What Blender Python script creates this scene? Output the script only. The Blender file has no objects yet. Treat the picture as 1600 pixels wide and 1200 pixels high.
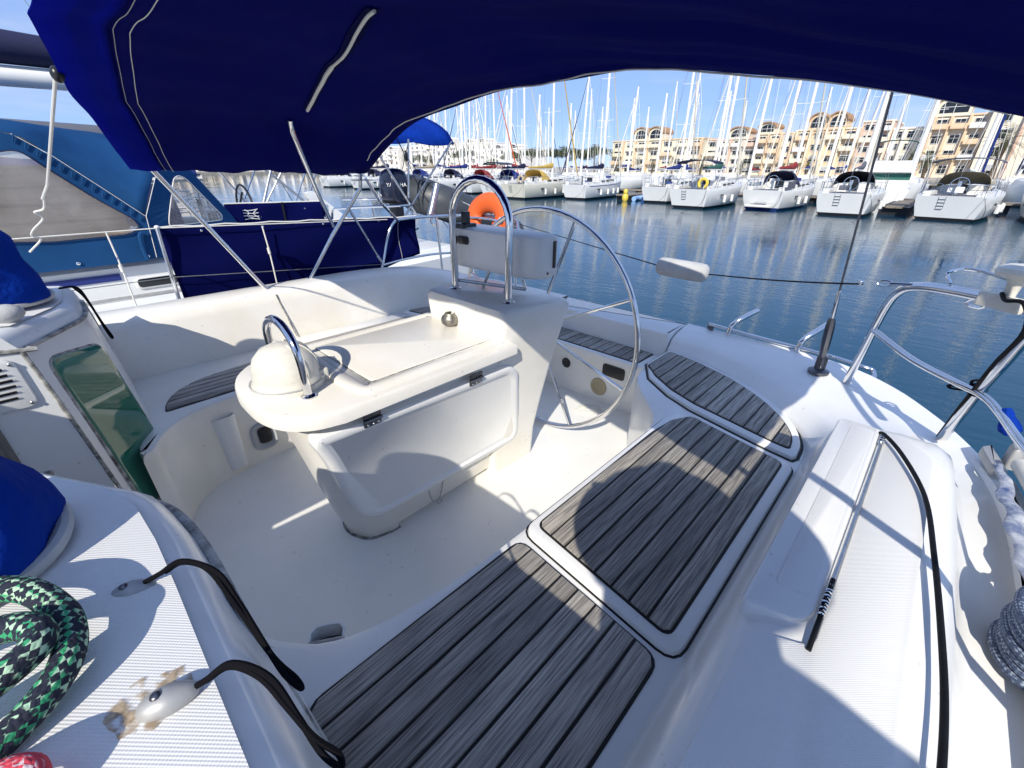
import bpy, bmesh, math, random
from mathutils import Vector, Matrix
random.seed(7)
R = math.radians
scn = bpy.context.scene
C = scn.collection
# ------------------------------------------------------------------ camera, sky, sun, exposure
# boat axes: +x aft, +y starboard, z up; the camera stands over the port end of the cabin bulkhead
cam_d = bpy.data.cameras.new('camera'); cam = bpy.data.objects.new('camera', cam_d); C.objects.link(cam)
cam_d.sensor_width = 36.0; cam_d.lens = 672.0 / 1600.0 * 36.0
cam_d.clip_start = 0.02; cam_d.clip_end = 6000
AZ, PT = R(44.0), R(26.8)
cam.location = (0, 0, 2.25)
fw = Vector((math.cos(AZ) * math.cos(PT), math.sin(AZ) * math.cos(PT), -math.sin(PT)))
cam.rotation_euler = fw.to_track_quat('-Z', 'Y').to_euler()
scn.camera = cam
SUN = Vector((1.15, 0.63, -1.0)).normalized()
elev = math.asin(-SUN.z); azim = math.atan2(-SUN.x, -SUN.y)
w = bpy.data.worlds.new('World'); scn.world = w; w.use_nodes = True
nt = w.node_tree; nt.nodes.clear()
sky = nt.nodes.new('ShaderNodeTexSky'); sky.sky_type = 'NISHITA'; sky.sun_disc = False
sky.sun_elevation = elev; sky.sun_rotation = azim; sky.air_density = 0.6; sky.dust_density = 0.0; sky.ozone_density = 3.0; sky.altitude = 0
tc = nt.nodes.new('ShaderNodeTexCoord'); mp = nt.nodes.new('ShaderNodeMapping'); mp.inputs['Scale'].default_value = (1.0, 1.0, 6.0)
nz = nt.nodes.new('ShaderNodeTexNoise'); nz.inputs['Scale'].default_value = 2.3; nz.inputs['Detail'].default_value = 7; nz.inputs['Roughness'].default_value = 0.6
cr = nt.nodes.new('ShaderNodeValToRGB'); cr.color_ramp.elements[0].position = 0.47; cr.color_ramp.elements[1].position = 0.72
cr.color_ramp.elements[1].color = (0.55, 0.55, 0.55, 1)
sky_fill = nt.nodes.new('ShaderNodeMix'); sky_fill.data_type = 'RGBA'; sky_fill.inputs[0].default_value = 0.86      # even blue mixed over the whole sky, added to lift fill light in shade
sky_fill.inputs[7].default_value = (0.92, 1.42, 2.72, 1)
mxs = nt.nodes.new('ShaderNodeMix'); mxs.data_type = 'RGBA'; mxs.inputs[7].default_value = (2.4, 2.6, 3.0, 1)   # wisps of cloud
bg = nt.nodes.new('ShaderNodeBackground'); bg.inputs['Strength'].default_value = 0.15
out = nt.nodes.new('ShaderNodeOutputWorld')
nt.links.new(tc.outputs['Generated'], mp.inputs[0]); nt.links.new(mp.outputs[0], nz.inputs['Vector'])
nt.links.new(nz.outputs[0], cr.inputs[0]); nt.links.new(cr.outputs[0], mxs.inputs[0])
nt.links.new(sky.outputs[0], sky_fill.inputs[6]); nt.links.new(sky_fill.outputs[2], mxs.inputs[6]); nt.links.new(mxs.outputs[2], bg.inputs[0]); nt.links.new(bg.outputs[0], out.inputs[0])
sun_d = bpy.data.lights.new('sun', 'SUN'); sun_d.energy = 2.5; sun_d.angle = R(0.5); sun_d.color = (1.0, 0.94, 0.83)
sun = bpy.data.objects.new('sun', sun_d); C.objects.link(sun); sun.rotation_euler = SUN.to_track_quat('-Z', 'Y').to_euler()
scn.view_settings.view_transform = 'Standard'; scn.view_settings.look = 'None'
scn.view_settings.exposure = 1.08; scn.view_settings.gamma = 1.0
scn.cycles.max_bounces = 16; scn.cycles.diffuse_bounces = 9; scn.cycles.glossy_bounces = 5; scn.cycles.transparent_max_bounces = 12
WZ = -0.65                    # water level
YC = 1.48                     # centreline of the yacht

# ------------------------------------------------------------------ materials
MATS = {}
def mat(name, col, rough=0.5, metal=0.0, var=0.0, vscale=6.0, stretch=(1, 1, 1), bump=0.0, bscale=200.0, spots=0.0, rnd=0.0, spec=0.5, dark=None, coat=0.0, rnd_part=None):
    m = bpy.data.materials.new(name); m.use_nodes = True
    n = m.node_tree.nodes; l = m.node_tree.links; b = n['Principled BSDF']
    b.inputs['Roughness'].default_value = rough; b.inputs['Metallic'].default_value = metal
    b.inputs['Specular IOR Level'].default_value = spec; b.inputs['Coat Weight'].default_value = coat
    b.inputs['Base Color'].default_value = (*col, 1)
    t = n.new('ShaderNodeTexCoord'); mpn = n.new('ShaderNodeMapping'); mpn.inputs['Scale'].default_value = stretch
    l.new(t.outputs['Object'], mpn.inputs[0]); src = None
    if var or dark:
        z = n.new('ShaderNodeTexNoise'); z.inputs['Scale'].default_value = vscale; z.inputs['Detail'].default_value = 8; z.inputs['Roughness'].default_value = 0.62
        l.new(mpn.outputs[0], z.inputs['Vector'])
        r = n.new('ShaderNodeValToRGB'); r.color_ramp.elements[0].position = 0.33; r.color_ramp.elements[1].position = 0.68
        d = dark or tuple(c * (1 - var) for c in col)
        r.color_ramp.elements[0].color = (*d, 1); r.color_ramp.elements[1].color = (*col, 1)
        l.new(z.outputs[0], r.inputs[0]); src = r.outputs[0]
    if spots:
        v = n.new('ShaderNodeTexNoise'); v.inputs['Scale'].default_value = 55; v.inputs['Detail'].default_value = 2
        l.new(t.outputs['Object'], v.inputs['Vector'])
        r2 = n.new('ShaderNodeValToRGB'); r2.color_ramp.elements[0].position = 0.70; r2.color_ramp.elements[1].position = 0.76
        r2.color_ramp.elements[1].color = (spots, spots, spots, 1); l.new(v.outputs[0], r2.inputs[0])
        mx = n.new('ShaderNodeMix'); mx.data_type = 'RGBA'; l.new(r2.outputs[0], mx.inputs[0])
        if src: l.new(src, mx.inputs[6])
        else: mx.inputs[6].default_value = (*col, 1)
        mx.inputs[7].default_value = (0.30, 0.27, 0.22, 1); src = mx.outputs[2]
    if rnd:
        o = n.new('ShaderNodeObjectInfo'); ma = n.new('ShaderNodeMapRange'); ma.inputs[3].default_value = 1 - rnd; ma.inputs[4].default_value = 1 + rnd
        l.new(o.outputs['Random'], ma.inputs[0]); hs = n.new('ShaderNodeHueSaturation'); l.new(ma.outputs[0], hs.inputs['Value'])
        if src: l.new(src, hs.inputs['Color'])
        else: hs.inputs['Color'].default_value = (*col, 1)
        src = hs.outputs[0]
    if src: l.new(src, b.inputs['Base Color'])
    if bump:
        z2 = n.new('ShaderNodeTexNoise'); z2.inputs['Scale'].default_value = bscale; z2.inputs['Detail'].default_value = 5; l.new(mpn.outputs[0], z2.inputs['Vector'])
        bp = n.new('ShaderNodeBump'); bp.inputs['Strength'].default_value = bump; bp.inputs['Distance'].default_value = 0.004
        l.new(z2.outputs[0], bp.inputs['Height']); l.new(bp.outputs[0], b.inputs['Normal'])
    MATS[name] = m; return m
mat('gelcoat', (0.83, 0.825, 0.80), 0.22, var=0.07, vscale=3.5, spots=0.25, bump=0.05, bscale=30)
mat('aged_gelcoat', (0.83, 0.81, 0.755), 0.30, dark=(0.755, 0.715, 0.62), vscale=3.2, spots=0.5, bump=0.08, bscale=40)
mat('sole_gelcoat', (0.82, 0.805, 0.755), 0.34, var=0.09, vscale=2.5, spots=0.3, bump=0.06, bscale=60)
mat('bulkhead_gelcoat', (0.74, 0.75, 0.745), 0.30, var=0.08, vscale=4, spots=0.4)
mat('caulk', (0.006, 0.006, 0.007), 0.6)
mat('black_rubber', (0.010, 0.010, 0.012), 0.6, var=0.4, vscale=30, spec=0.15)
mat('black_plastic', (0.010, 0.010, 0.012), 0.35)
mat('worn_trim', (0.025, 0.027, 0.026), 0.6, dark=(0.55, 0.54, 0.5), vscale=28)
mat('teak', (0.56, 0.515, 0.45), 0.7, dark=(0.115, 0.108, 0.10), vscale=9, stretch=(0.8, 30, 30), bump=0.5, bscale=16, rnd=0.25, spec=0.25)
mat('old_teak', (0.25, 0.23, 0.2), 0.75, var=0.5, vscale=9, stretch=(14, 14, 1), bump=0.5, bscale=26)
mat('steel', (0.78, 0.78, 0.78), 0.10, 1.0, var=0.12, vscale=14)
mat('dull_steel', (0.55, 0.55, 0.54), 0.32, 1.0, var=0.25, vscale=40)
mat('tarnished', (0.34, 0.32, 0.28), 0.45, 0.8, var=0.5, vscale=60, bump=0.3, bscale=150)
mat('dark_steel', (0.16, 0.16, 0.17), 0.35, 1.0)
mat('alloy', (0.42, 0.42, 0.41), 0.5, 0.3, var=0.2, vscale=20, bump=0.1, bscale=80)
mat('wire', (0.30, 0.30, 0.30), 0.4, 0.7)
mat('white_cord', (0.72, 0.70, 0.64), 0.8)
mat('black_cord', (0.006, 0.006, 0.008), 0.9, bump=0.2, bscale=500, spec=0.08)
mat('white_plastic', (0.78, 0.78, 0.76), 0.32, var=0.05, vscale=12)
mat('aged_plastic', (0.74, 0.71, 0.62), 0.42, var=0.2, vscale=14, spots=0.5)
mat('grey_foam', (0.50, 0.50, 0.49), 0.8, var=0.2, vscale=10, bump=0.3, bscale=120)
mat('faded_strap', (0.60, 0.62, 0.64), 0.85, dark=(0.05, 0.09, 0.22), vscale=22, bump=0.4, bscale=90)
mat('stain', (0.62, 0.50, 0.34), 0.7, dark=(0.30, 0.20, 0.11), vscale=60)
mat('interior_wood', (0.66, 0.50, 0.36), 0.6, var=0.35, vscale=5, stretch=(1, 1, 10))
mat('orange', (0.74, 0.12, 0.02), 0.5, var=0.12, vscale=8)
mat('yellow', (0.75, 0.55, 0.08), 0.55, var=0.1)
mat('red', (0.45, 0.03, 0.03), 0.6, var=0.2)
mat('dinghy_grey', (0.055, 0.062, 0.07), 0.45, var=0.25, vscale=5)
mat('motor_navy', (0.008, 0.010, 0.025), 0.2, coat=0.4)
mat('hull_white', (0.78, 0.79, 0.78), 0.25, var=0.06, vscale=1.2)
mat('hull_cream', (0.70, 0.68, 0.58), 0.3, var=0.1, vscale=1.2)
mat('deck_white', (0.72, 0.71, 0.67), 0.5, var=0.12, vscale=3)
mat('bottom_dark', (0.012, 0.014, 0.02), 0.5, var=0.3)
mat('stripe_blue', (0.02, 0.035, 0.18), 0.3)
mat('glass_dark', (0.015, 0.018, 0.022), 0.06)
mat('mast_alloy', (0.80, 0.79, 0.75), 0.45, 0.0, var=0.06)
mat('mast_grey', (0.42, 0.42, 0.42), 0.4, 0.3)
mat('cover_blue', (0.012, 0.035, 0.22), 0.85, var=0.25, vscale=4)
mat('cover_navy', (0.010, 0.014, 0.06), 0.85, var=0.25, vscale=4)
mat('cover_red', (0.30, 0.03, 0.03), 0.85, var=0.25, vscale=4)
mat('cover_yellow', (0.62, 0.42, 0.10), 0.85, var=0.2, vscale=4)
mat('cover_green', (0.03, 0.14, 0.11), 0.85, var=0.2, vscale=4)
mat('cover_beige', (0.45, 0.38, 0.25), 0.85, var=0.2, vscale=4)
mat('cover_grey', (0.12, 0.13, 0.16), 0.85, var=0.2, vscale=4)
mat('sail_cream', (0.70, 0.66, 0.55), 0.8, var=0.1)
mat('pontoon_wood', (0.26, 0.22, 0.18), 0.8, var=0.4, vscale=5)
mat('stone', (0.38, 0.35, 0.30), 0.85, var=0.35, vscale=1.2, bump=0.4, bscale=6)
mat('quay_top', (0.42, 0.39, 0.34), 0.9, var=0.2, vscale=0.6)
mat('wall_cream', (0.77, 0.70, 0.56), 0.85, var=0.08, vscale=0.4)
mat('wall_orange', (0.74, 0.55, 0.36), 0.85, var=0.08, vscale=0.4)
mat('wall_pink', (0.72, 0.50, 0.38), 0.85, var=0.08, vscale=0.4)
mat('wall_yellow', (0.77, 0.70, 0.53), 0.85, var=0.08, vscale=0.4)
mat('wall_white', (0.80, 0.77, 0.72), 0.85, var=0.08, vscale=0.3)
mat('roof_tile', (0.46, 0.27, 0.14), 0.85, var=0.3, vscale=3)
mat('wall_sand', (0.74, 0.68, 0.56), 0.85, var=0.08, vscale=0.4)
mat('window_white', (0.70, 0.70, 0.68), 0.5)
mat('shutter_grey', (0.42, 0.43, 0.44), 0.6)
mat('leaf_pine', (0.060, 0.085, 0.025), 0.8, var=0.5, vscale=1.4, rnd=0.15)
mat('leaf_palm', (0.085, 0.095, 0.035), 0.7, var=0.4, vscale=1.5, rnd=0.15)
mat('bark', (0.16, 0.12, 0.085), 0.9, var=0.4, vscale=4)
mat('skin', (0.55, 0.34, 0.25), 0.5); mat('shirt', (0.10, 0.13, 0.2), 0.8); mat('jeans', (0.04, 0.06, 0.12), 0.8)

def patchy(name, scale, lo, hi):   # broken residue: the same colour, missing in places
    n = MATS[name].node_tree.nodes; l = MATS[name].node_tree.links; o = n['Material Output']; b = n['Principled BSDF']
    t = n.new('ShaderNodeTexCoord'); z = n.new('ShaderNodeTexNoise'); z.inputs['Scale'].default_value = scale; z.inputs['Detail'].default_value = 6; l.new(t.outputs['Object'], z.inputs['Vector'])
    r = n.new('ShaderNodeMapRange'); r.inputs[1].default_value = lo; r.inputs[2].default_value = hi; l.new(z.outputs[0], r.inputs[0])
    tr = n.new('ShaderNodeBsdfTransparent'); mx = n.new('ShaderNodeMixShader'); l.new(r.outputs[0], mx.inputs[0]); l.new(tr.outputs[0], mx.inputs[1]); l.new(b.outputs[0], mx.inputs[2]); l.new(mx.outputs[0], o.inputs[0])
patchy('stain', 85, 0.44, 0.72)
def canvas(name, col, trans, tcol):
    m = mat(name, col, 0.8, var=0.25, vscale=3.0, bump=0.35, bscale=260, spec=0.03)
    n = m.node_tree.nodes; l = m.node_tree.links; b = n['Principled BSDF']; o = n['Material Output']
    t = n.new('ShaderNodeBsdfTranslucent'); t.inputs[0].default_value = (*tcol, 1)
    mx = n.new('ShaderNodeMixShader'); mx.inputs[0].default_value = trans
    l.new(b.outputs[0], mx.inputs[1]); l.new(t.outputs[0], mx.inputs[2]); l.new(mx.outputs[0], o.inputs[0]); return m
canvas('canvas_navy', (0.003, 0.005, 0.12), 0.24, (0.0015, 0.008, 0.30))
canvas('canvas_hem', (0.004, 0.012, 0.22), 0.45, (0.004, 0.022, 0.50))
canvas('canvas_royal', (0.006, 0.042, 0.34), 0.12, (0.01, 0.05, 0.4))
for nd in MATS['canvas_royal'].node_tree.nodes:
    if nd.type == 'BUMP': nd.inputs['Strength'].default_value = 0.9; nd.inputs['Distance'].default_value = 0.02; nd.inputs['Height'].links[0].from_node.inputs['Scale'].default_value = 16
canvas('canvas_teal', (0.022, 0.095, 0.25), 0.22, (0.02, 0.09, 0.28))
canvas('canvas_midnight', (0.003, 0.005, 0.065), 0.10, (0.004, 0.01, 0.12))

def nonskid(name, col, pitch):
    m = mat(name, col, 0.55, var=0.05, vscale=4)
    n = m.node_tree.nodes; l = m.node_tree.links; b = n['Principled BSDF']
    t = n.new('ShaderNodeTexCoord'); s = n.new('ShaderNodeSeparateXYZ'); l.new(t.outputs['Object'], s.inputs[0])
    def sn(a):
        k = n.new('ShaderNodeMath'); k.operation = 'MULTIPLY'; k.inputs[1].default_value = math.pi / pitch; l.new(a, k.inputs[0])
        q = n.new('ShaderNodeMath'); q.operation = 'SINE'; l.new(k.outputs[0], q.inputs[0]); return q.outputs[0]
    p = n.new('ShaderNodeMath'); p.operation = 'MULTIPLY'; l.new(sn(s.outputs[0]), p.inputs[0]); l.new(sn(s.outputs[1]), p.inputs[1])
    bp = n.new('ShaderNodeBump'); bp.inputs['Strength'].default_value = 0.4; bp.inputs['Distance'].default_value = 0.0006
    l.new(p.outputs[0], bp.inputs['Height']); l.new(bp.outputs[0], b.inputs['Normal']); return m
nonskid('nonskid', (0.80, 0.795, 0.77), 0.0021)

def braided(name, a, bcol, c, scale):
    m = bpy.data.materials.new(name); m.use_nodes = True; n = m.node_tree.nodes; l = m.node_tree.links; b = n['Principled BSDF']
    b.inputs['Roughness'].default_value = 0.85
    uv = n.new('ShaderNodeUVMap'); ck = n.new('ShaderNodeTexChecker'); ck.inputs['Scale'].default_value = 1.0
    mpn = n.new('ShaderNodeMapping'); mpn.inputs['Rotation'].default_value = (0, 0, R(45)); mpn.inputs['Scale'].default_value = (7 * scale, 84 * scale, 1)
    l.new(uv.outputs[0], mpn.inputs[0]); l.new(mpn.outputs[0], ck.inputs[0])
    z = n.new('ShaderNodeTexNoise'); z.inputs['Scale'].default_value = 9; l.new(uv.outputs[0], z.inputs['Vector'])
    r = n.new('ShaderNodeValToRGB'); r.color_ramp.elements[0].position = 0.48; r.color_ramp.elements[1].position = 0.54
    r.color_ramp.elements[0].color = (*bcol, 1); r.color_ramp.elements[1].color = (*c, 1); l.new(z.outputs[0], r.inputs[0])
    ck.inputs[1].default_value = (*a, 1)
    z3 = n.new('ShaderNodeTexNoise'); z3.inputs['Scale'].default_value = 0.55; l.new(mpn.outputs[0], z3.inputs['Vector'])
    r3 = n.new('ShaderNodeValToRGB'); r3.color_ramp.elements[0].position = 0.44; r3.color_ramp.elements[1].position = 0.50; l.new(z3.outputs[0], r3.inputs[0])
    m3 = n.new('ShaderNodeMix'); m3.data_type = 'RGBA'; m3.inputs[6].default_value = (*a, 1); l.new(r3.outputs[0], m3.inputs[0]); l.new(r.outputs[0], m3.inputs[7]); l.new(m3.outputs[2], ck.inputs[2]); l.new(ck.outputs[0], b.inputs['Base Color'])
    vo = n.new('ShaderNodeTexVoronoi'); vo.inputs['Scale'].default_value = 1.4; l.new(mpn.outputs[0], vo.inputs['Vector'])
    bp = n.new('ShaderNodeBump'); bp.inputs['Strength'].default_value = 0.6; bp.inputs['Distance'].default_value = 0.002; bp.invert = True
    l.new(vo.outputs['Distance'], bp.inputs['Height']); l.new(bp.outputs[0], b.inputs['Normal']); MATS[name] = m; return m
braided('rope_green', (0.010, 0.014, 0.03), (0.42, 0.62, 0.42), (0.03, 0.30, 0.13), 2.0)
braided('rope_red', (0.62, 0.05, 0.08), (0.62, 0.05, 0.08), (0.72, 0.55, 0.55), 2.0)
braided('rope_blue', (0.05, 0.07, 0.13), (0.30, 0.36, 0.45), (0.10, 0.14, 0.22), 2.0)

def clear_vinyl():
    m = bpy.data.materials.new('clear_vinyl'); m.use_nodes = True; n = m.node_tree.nodes; l = m.node_tree.links; o = n['Material Output']
    b = n['Principled BSDF']; b.inputs['Base Color'].default_value = (0.55, 0.53, 0.50, 1); b.inputs['Roughness'].default_value = 0.08
    t = n.new('ShaderNodeBsdfTransparent'); t.inputs[0].default_value = (0.9, 0.88, 0.86, 1); z = n.new('ShaderNodeTexNoise'); z.inputs['Scale'].default_value = 3.2; z.inputs['Detail'].default_value = 3
    z.inputs['Distortion'].default_value = 0.4
    r = n.new('ShaderNodeMapRange'); r.inputs[1].default_value = 0.3; r.inputs[2].default_value = 0.7; r.inputs[3].default_value = 0.66; r.inputs[4].default_value = 0.90
    tcn = n.new('ShaderNodeTexCoord'); l.new(tcn.outputs['Object'], z.inputs['Vector']); l.new(z.outputs[0], r.inputs[0])
    mx = n.new('ShaderNodeMixShader'); l.new(r.outputs[0], mx.inputs[0]); l.new(b.outputs[0], mx.inputs[1]); l.new(t.outputs[0], mx.inputs[2])
    bp = n.new('ShaderNodeBump'); bp.inputs['Strength'].default_value = 0.5; bp.inputs['Distance'].default_value = 0.02
    l.new(z.outputs[0], bp.inputs['Height']); l.new(bp.outputs[0], b.inputs['Normal'])
    l.new(mx.outputs[0], o.inputs[0]); MATS['clear_vinyl'] = m
clear_vinyl()
def green_pane():
    m = mat('green_pane', (0.02, 0.16, 0.105), 0.05, var=0.12, vscale=3, coat=0.5); return m
green_pane()
def water_mat():
    m = bpy.data.materials.new('water'); m.use_nodes = True; n = m.node_tree.nodes; l = m.node_tree.links; b = n['Principled BSDF']
    b.inputs['Base Color'].default_value = (0.004, 0.050, 0.092, 1); b.inputs['Roughness'].default_value = 0.015; b.inputs['IOR'].default_value = 1.333
    t = n.new('ShaderNodeTexCoord'); mpn = n.new('ShaderNodeMapping'); mpn.inputs['Rotation'].default_value = (0, 0, R(40)); mpn.inputs['Scale'].default_value = (1.0, 0.45, 1)
    l.new(t.outputs['Object'], mpn.inputs[0])
    z = n.new('ShaderNodeTexNoise'); z.inputs['Scale'].default_value = 6.5; z.inputs['Detail'].default_value = 4; z.inputs['Roughness'].default_value = 0.55
    z2 = n.new('ShaderNodeTexNoise'); z2.inputs['Scale'].default_value = 0.9; z2.inputs['Detail'].default_value = 2
    l.new(mpn.outputs[0], z.inputs['Vector']); l.new(mpn.outputs[0], z2.inputs['Vector'])
    a = n.new('ShaderNodeMath'); a.operation = 'MULTIPLY_ADD'; a.inputs[1].default_value = 1.5; l.new(z2.outputs[0], a.inputs[0]); l.new(z.outputs[0], a.inputs[2])
    z4 = n.new('ShaderNodeTexNoise'); z4.inputs['Scale'].default_value = 0.11; z4.inputs['Detail'].default_value = 2; l.new(t.outputs['Object'], z4.inputs['Vector'])
    mr = n.new('ShaderNodeMapRange'); mr.inputs[1].default_value = 0.38; mr.inputs[2].default_value = 0.62; mr.inputs[3].default_value = 0.30; mr.inputs[4].default_value = 1.0; l.new(z4.outputs[0], mr.inputs[0])
    bp = n.new('ShaderNodeBump'); l.new(mr.outputs[0], bp.inputs['Strength']); bp.inputs['Distance'].default_value = 0.013
    l.new(a.outputs[0], bp.inputs['Height']); l.new(bp.outputs[0], b.inputs['Normal']); MATS['water'] = m
water_mat()

# ------------------------------------------------------------------ mesh helpers
def catmull(pts, n=6, closed=False):
    P = [Vector(p) for p in pts]; res = []; N = len(P)
    segs = N if closed else N - 1
    for i in range(segs):
        p0 = P[(i - 1) % N] if closed or i > 0 else P[0] * 2 - P[1]
        p1 = P[i]; p2 = P[(i + 1) % N]
        p3 = P[(i + 2) % N] if closed or i + 2 < N else P[-1] * 2 - P[-2]
        for k in range(n):
            t = k / n
            res.append(0.5 * ((2 * p1) + (p2 - p0) * t + (2 * p0 - 5 * p1 + 4 * p2 - p3) * t * t + (3 * p1 - p0 - 3 * p2 + p3) * t ** 3))
    if not closed: res.append(P[-1])
    return res
def rounded(poly, r, n=4):
    out_ = []; N = len(poly)
    for i in range(N):
        p = Vector(poly[i]); a = Vector(poly[i - 1]); b = Vector(poly[(i + 1) % N])
        da = a - p; db = b - p; q = min(r, da.length * 0.45, db.length * 0.45); s = p + da.normalized() * q; e = p + db.normalized() * q
        for k in range(n + 1):
            t = k / n; out_.append(s * (1 - t) ** 2 + p * 2 * t * (1 - t) + e * t * t)
    return out_
def area2(p): return sum(p[i][0] * p[(i + 1) % len(p)][1] - p[(i + 1) % len(p)][0] * p[i][1] for i in range(len(p)))
def inset(poly, d):
    N = len(poly); s = 1 if area2(poly) > 0 else -1; res = []
    for i in range(N):
        p = Vector(poly[i][:2]); a = Vector(poly[i - 1][:2]); b = Vector(poly[(i + 1) % N][:2])
        e1 = (p - a); e2 = (b - p)
        if e1.length < 1e-9: e1 = e2
        if e2.length < 1e-9: e2 = e1
        n1 = Vector((-e1.y, e1.x)).normalized() * s; n2 = Vector((-e2.y, e2.x)).normalized() * s
        nn = n1 + n2; nn = nn.normalized() if nn.length > 1e-6 else n1
        res.append(p + nn * d / max(0.5, nn.dot(n1)))
    return res
class MB:
    def __init__(s): s.v = []; s.f = []; s.uv = {}
    def add(s, vs, fs):
        o = len(s.v); s.v += [Vector(v) for v in vs]; s.f += [tuple(i + o for i in f) for f in fs]; return s
    def box(s, c, d, rot=None):
        x, y, z = d[0] / 2, d[1] / 2, d[2] / 2; vs = [Vector((a, b, e)) for a in (-x, x) for b in (-y, y) for e in (-z, z)]
        if rot is not None: vs = [rot @ v for v in vs]
        return s.add([v + Vector(c) for v in vs], [(0, 1, 3, 2), (4, 6, 7, 5), (0, 4, 5, 1), (2, 3, 7, 6), (0, 2, 6, 4), (1, 5, 7, 3)])
    def tube(s, pts, r, n=8, closed=False, smooth=0, cap=True):
        P = catmull(pts, smooth, closed) if smooth else [Vector(p) for p in pts]
        N = len(P); rr = r if isinstance(r, (list, tuple)) else [r] * N
        if len(rr) != N: rr = [rr[min(len(rr) - 1, int(i * (len(rr) - 1) / max(1, N - 1) + 0.5))] for i in range(N)]
        up = None; o = len(s.v)
        for i in range(N):
            a = P[i - 1] if (i > 0 or closed) else P[i]; b = P[(i + 1) % N] if (i < N - 1 or closed) else P[i]
            t = (b - a).normalized()
            if up is None:
                up = Vector((0, 0, 1)) if abs(t.z) < 0.9 else Vector((1, 0, 0))
            up = (up - t * up.dot(t)).normalized(); sd = t.cross(up)
            for k in range(n):
                an = 2 * math.pi * k / n; s.v.append(P[i] + (up * math.cos(an) + sd * math.sin(an)) * rr[i])
        L = [0.0]
        for i in range(1, N + 1): L.append(L[-1] + (P[i % N] - P[i - 1]).length)
        for i in range(N if closed else N - 1):
            for k in range(n):
                k2 = (k + 1) % n; i2 = (i + 1) % N
                s.uv[len(s.f)] = [(k / n, L[i]), ((k + 1) / n, L[i]), ((k + 1) / n, L[i + 1]), (k / n, L[i + 1])]
                s.f.append((o + i * n + k, o + i * n + k2, o + i2 * n + k2, o + i2 * n + k))
        if cap and not closed:
            s.f.append(tuple(o + k for k in range(n))[::-1]); s.f.append(tuple(o + (N - 1) * n + k for k in range(n)))
        return s
    def lathe(s, prof, c, n=20, M=None):
        o = len(s.v); M = M or Matrix.Identity(3); c = Vector(c)
        for r, z in prof:
            for k in range(n): a = 2 * math.pi * k / n; s.v.append(c + M @ Vector((r * math.cos(a), r * math.sin(a), z)))
        for i in range(len(prof) - 1):
            for k in range(n):
                k2 = (k + 1) % n; s.f.append((o + i * n + k, o + i * n + k2, o + (i + 1) * n + k2, o + (i + 1) * n + k))
        if prof[0][0] > 1e-6: s.f.append(tuple(o + k for k in range(n))[::-1])
        if prof[-1][0] > 1e-6: s.f.append(tuple(o + (len(prof) - 1) * n + k for k in range(n)))
        return s
    def rings(s, rs, close=True, cap0=True, cap1=True):
        o = len(s.v); n = len(rs[0])
        for r in rs: s.v += [Vector(p) for p in r]
        for i in range(len(rs) - 1):
            for k in range(n if close else n - 1):
                k2 = (k + 1) % n; s.f.append((o + i * n + k, o + i * n + k2, o + (i + 1) * n + k2, o + (i + 1) * n + k))
        if close and cap0: s.f.append(tuple(o + k for k in range(n))[::-1])
        if close and cap1: s.f.append(tuple(o + (len(rs) - 1) * n + k for k in range(n)))
        return s
    def slab(s, poly, z0, z1, bev=0.0, fn=None, dish=None):
        fn = fn or (lambda x, y, z: (x, y, z)); p = [Vector(q[:2]) for q in poly]
        if area2(p) < 0: p = p[::-1]
        L = [(p, z0)]
        if bev: L += [(p, z1 - bev), (inset(p, bev * 0.3), z1 - bev * 0.3), (inset(p, bev), z1)]
        else: L += [(p, z1)]
        if dish: L += [(inset(p, dish[0]), z1), (inset(p, dish[0] + dish[2]), z1 - dish[1])]
        return s.rings([[fn(q.x, q.y, z) for q in ring] for ring, z in L])
    def ball(s, c, r, nu=12, nv=8):
        r = r if isinstance(r, (tuple, list)) else (r, r, r)
        pr = [(math.sin(math.pi * i / nv), -math.cos(math.pi * i / nv)) for i in range(nv + 1)]
        o = len(s.v); s.lathe([(max(a, 1e-4), b) for a, b in pr], (0, 0, 0), nu)
        for i in range(o, len(s.v)): v = s.v[i]; s.v[i] = Vector((v.x * r[0], v.y * r[1], v.z * r[2])) + Vector(c)
        return s
    def mesh(s, name, m, smooth=True):
        me = bpy.data.meshes.new(name); me.from_pydata([tuple(v) for v in s.v], [], s.f)
        if s.uv:
            ul = me.uv_layers.new(name='UVMap')
            for p in me.polygons:
                u = s.uv.get(p.index)
                if u:
                    for li, q in zip(p.loop_indices, u): ul.data[li].uv = q
        me.materials.append(MATS[m]); bm = bmesh.new(); bm.from_mesh(me); bmesh.ops.recalc_face_normals(bm, faces=bm.faces); bm.to_mesh(me); bm.free()
        if smooth:
            me.shade_smooth() if hasattr(me, 'shade_smooth') else None
            try: me.set_sharp_from_angle(angle=R(42))
            except Exception: pass
        return me
    def build(s, name, m, parent=None, smooth=True):
        base = wloc(parent) if parent else Vector((0, 0, 0))
        o = bpy.data.objects.new(name, None)
        bpy.data.objects.remove(o)
        for i, v in enumerate(s.v): s.v[i] = v - base
        o = bpy.data.objects.new(name, s.mesh(name, m, smooth)); C.objects.link(o)
        if parent: o.parent = parent
        return o
def wloc(o):
    v = Vector((0, 0, 0))
    while o: v += Vector(o.location); o = o.parent
    return v
def tag(o, label=None, cat=None, group=None, kind=None):
    for k, v in (('label', label), ('category', cat), ('group', group), ('kind', kind)):
        if v: o[k] = v
    return o
def thing(name, loc, label, cat, group=None):
    o = bpy.data.objects.new(name, None); C.objects.link(o); o.location = loc; o.empty_display_size = 0.2
    return tag(o, label, cat, group)
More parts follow.
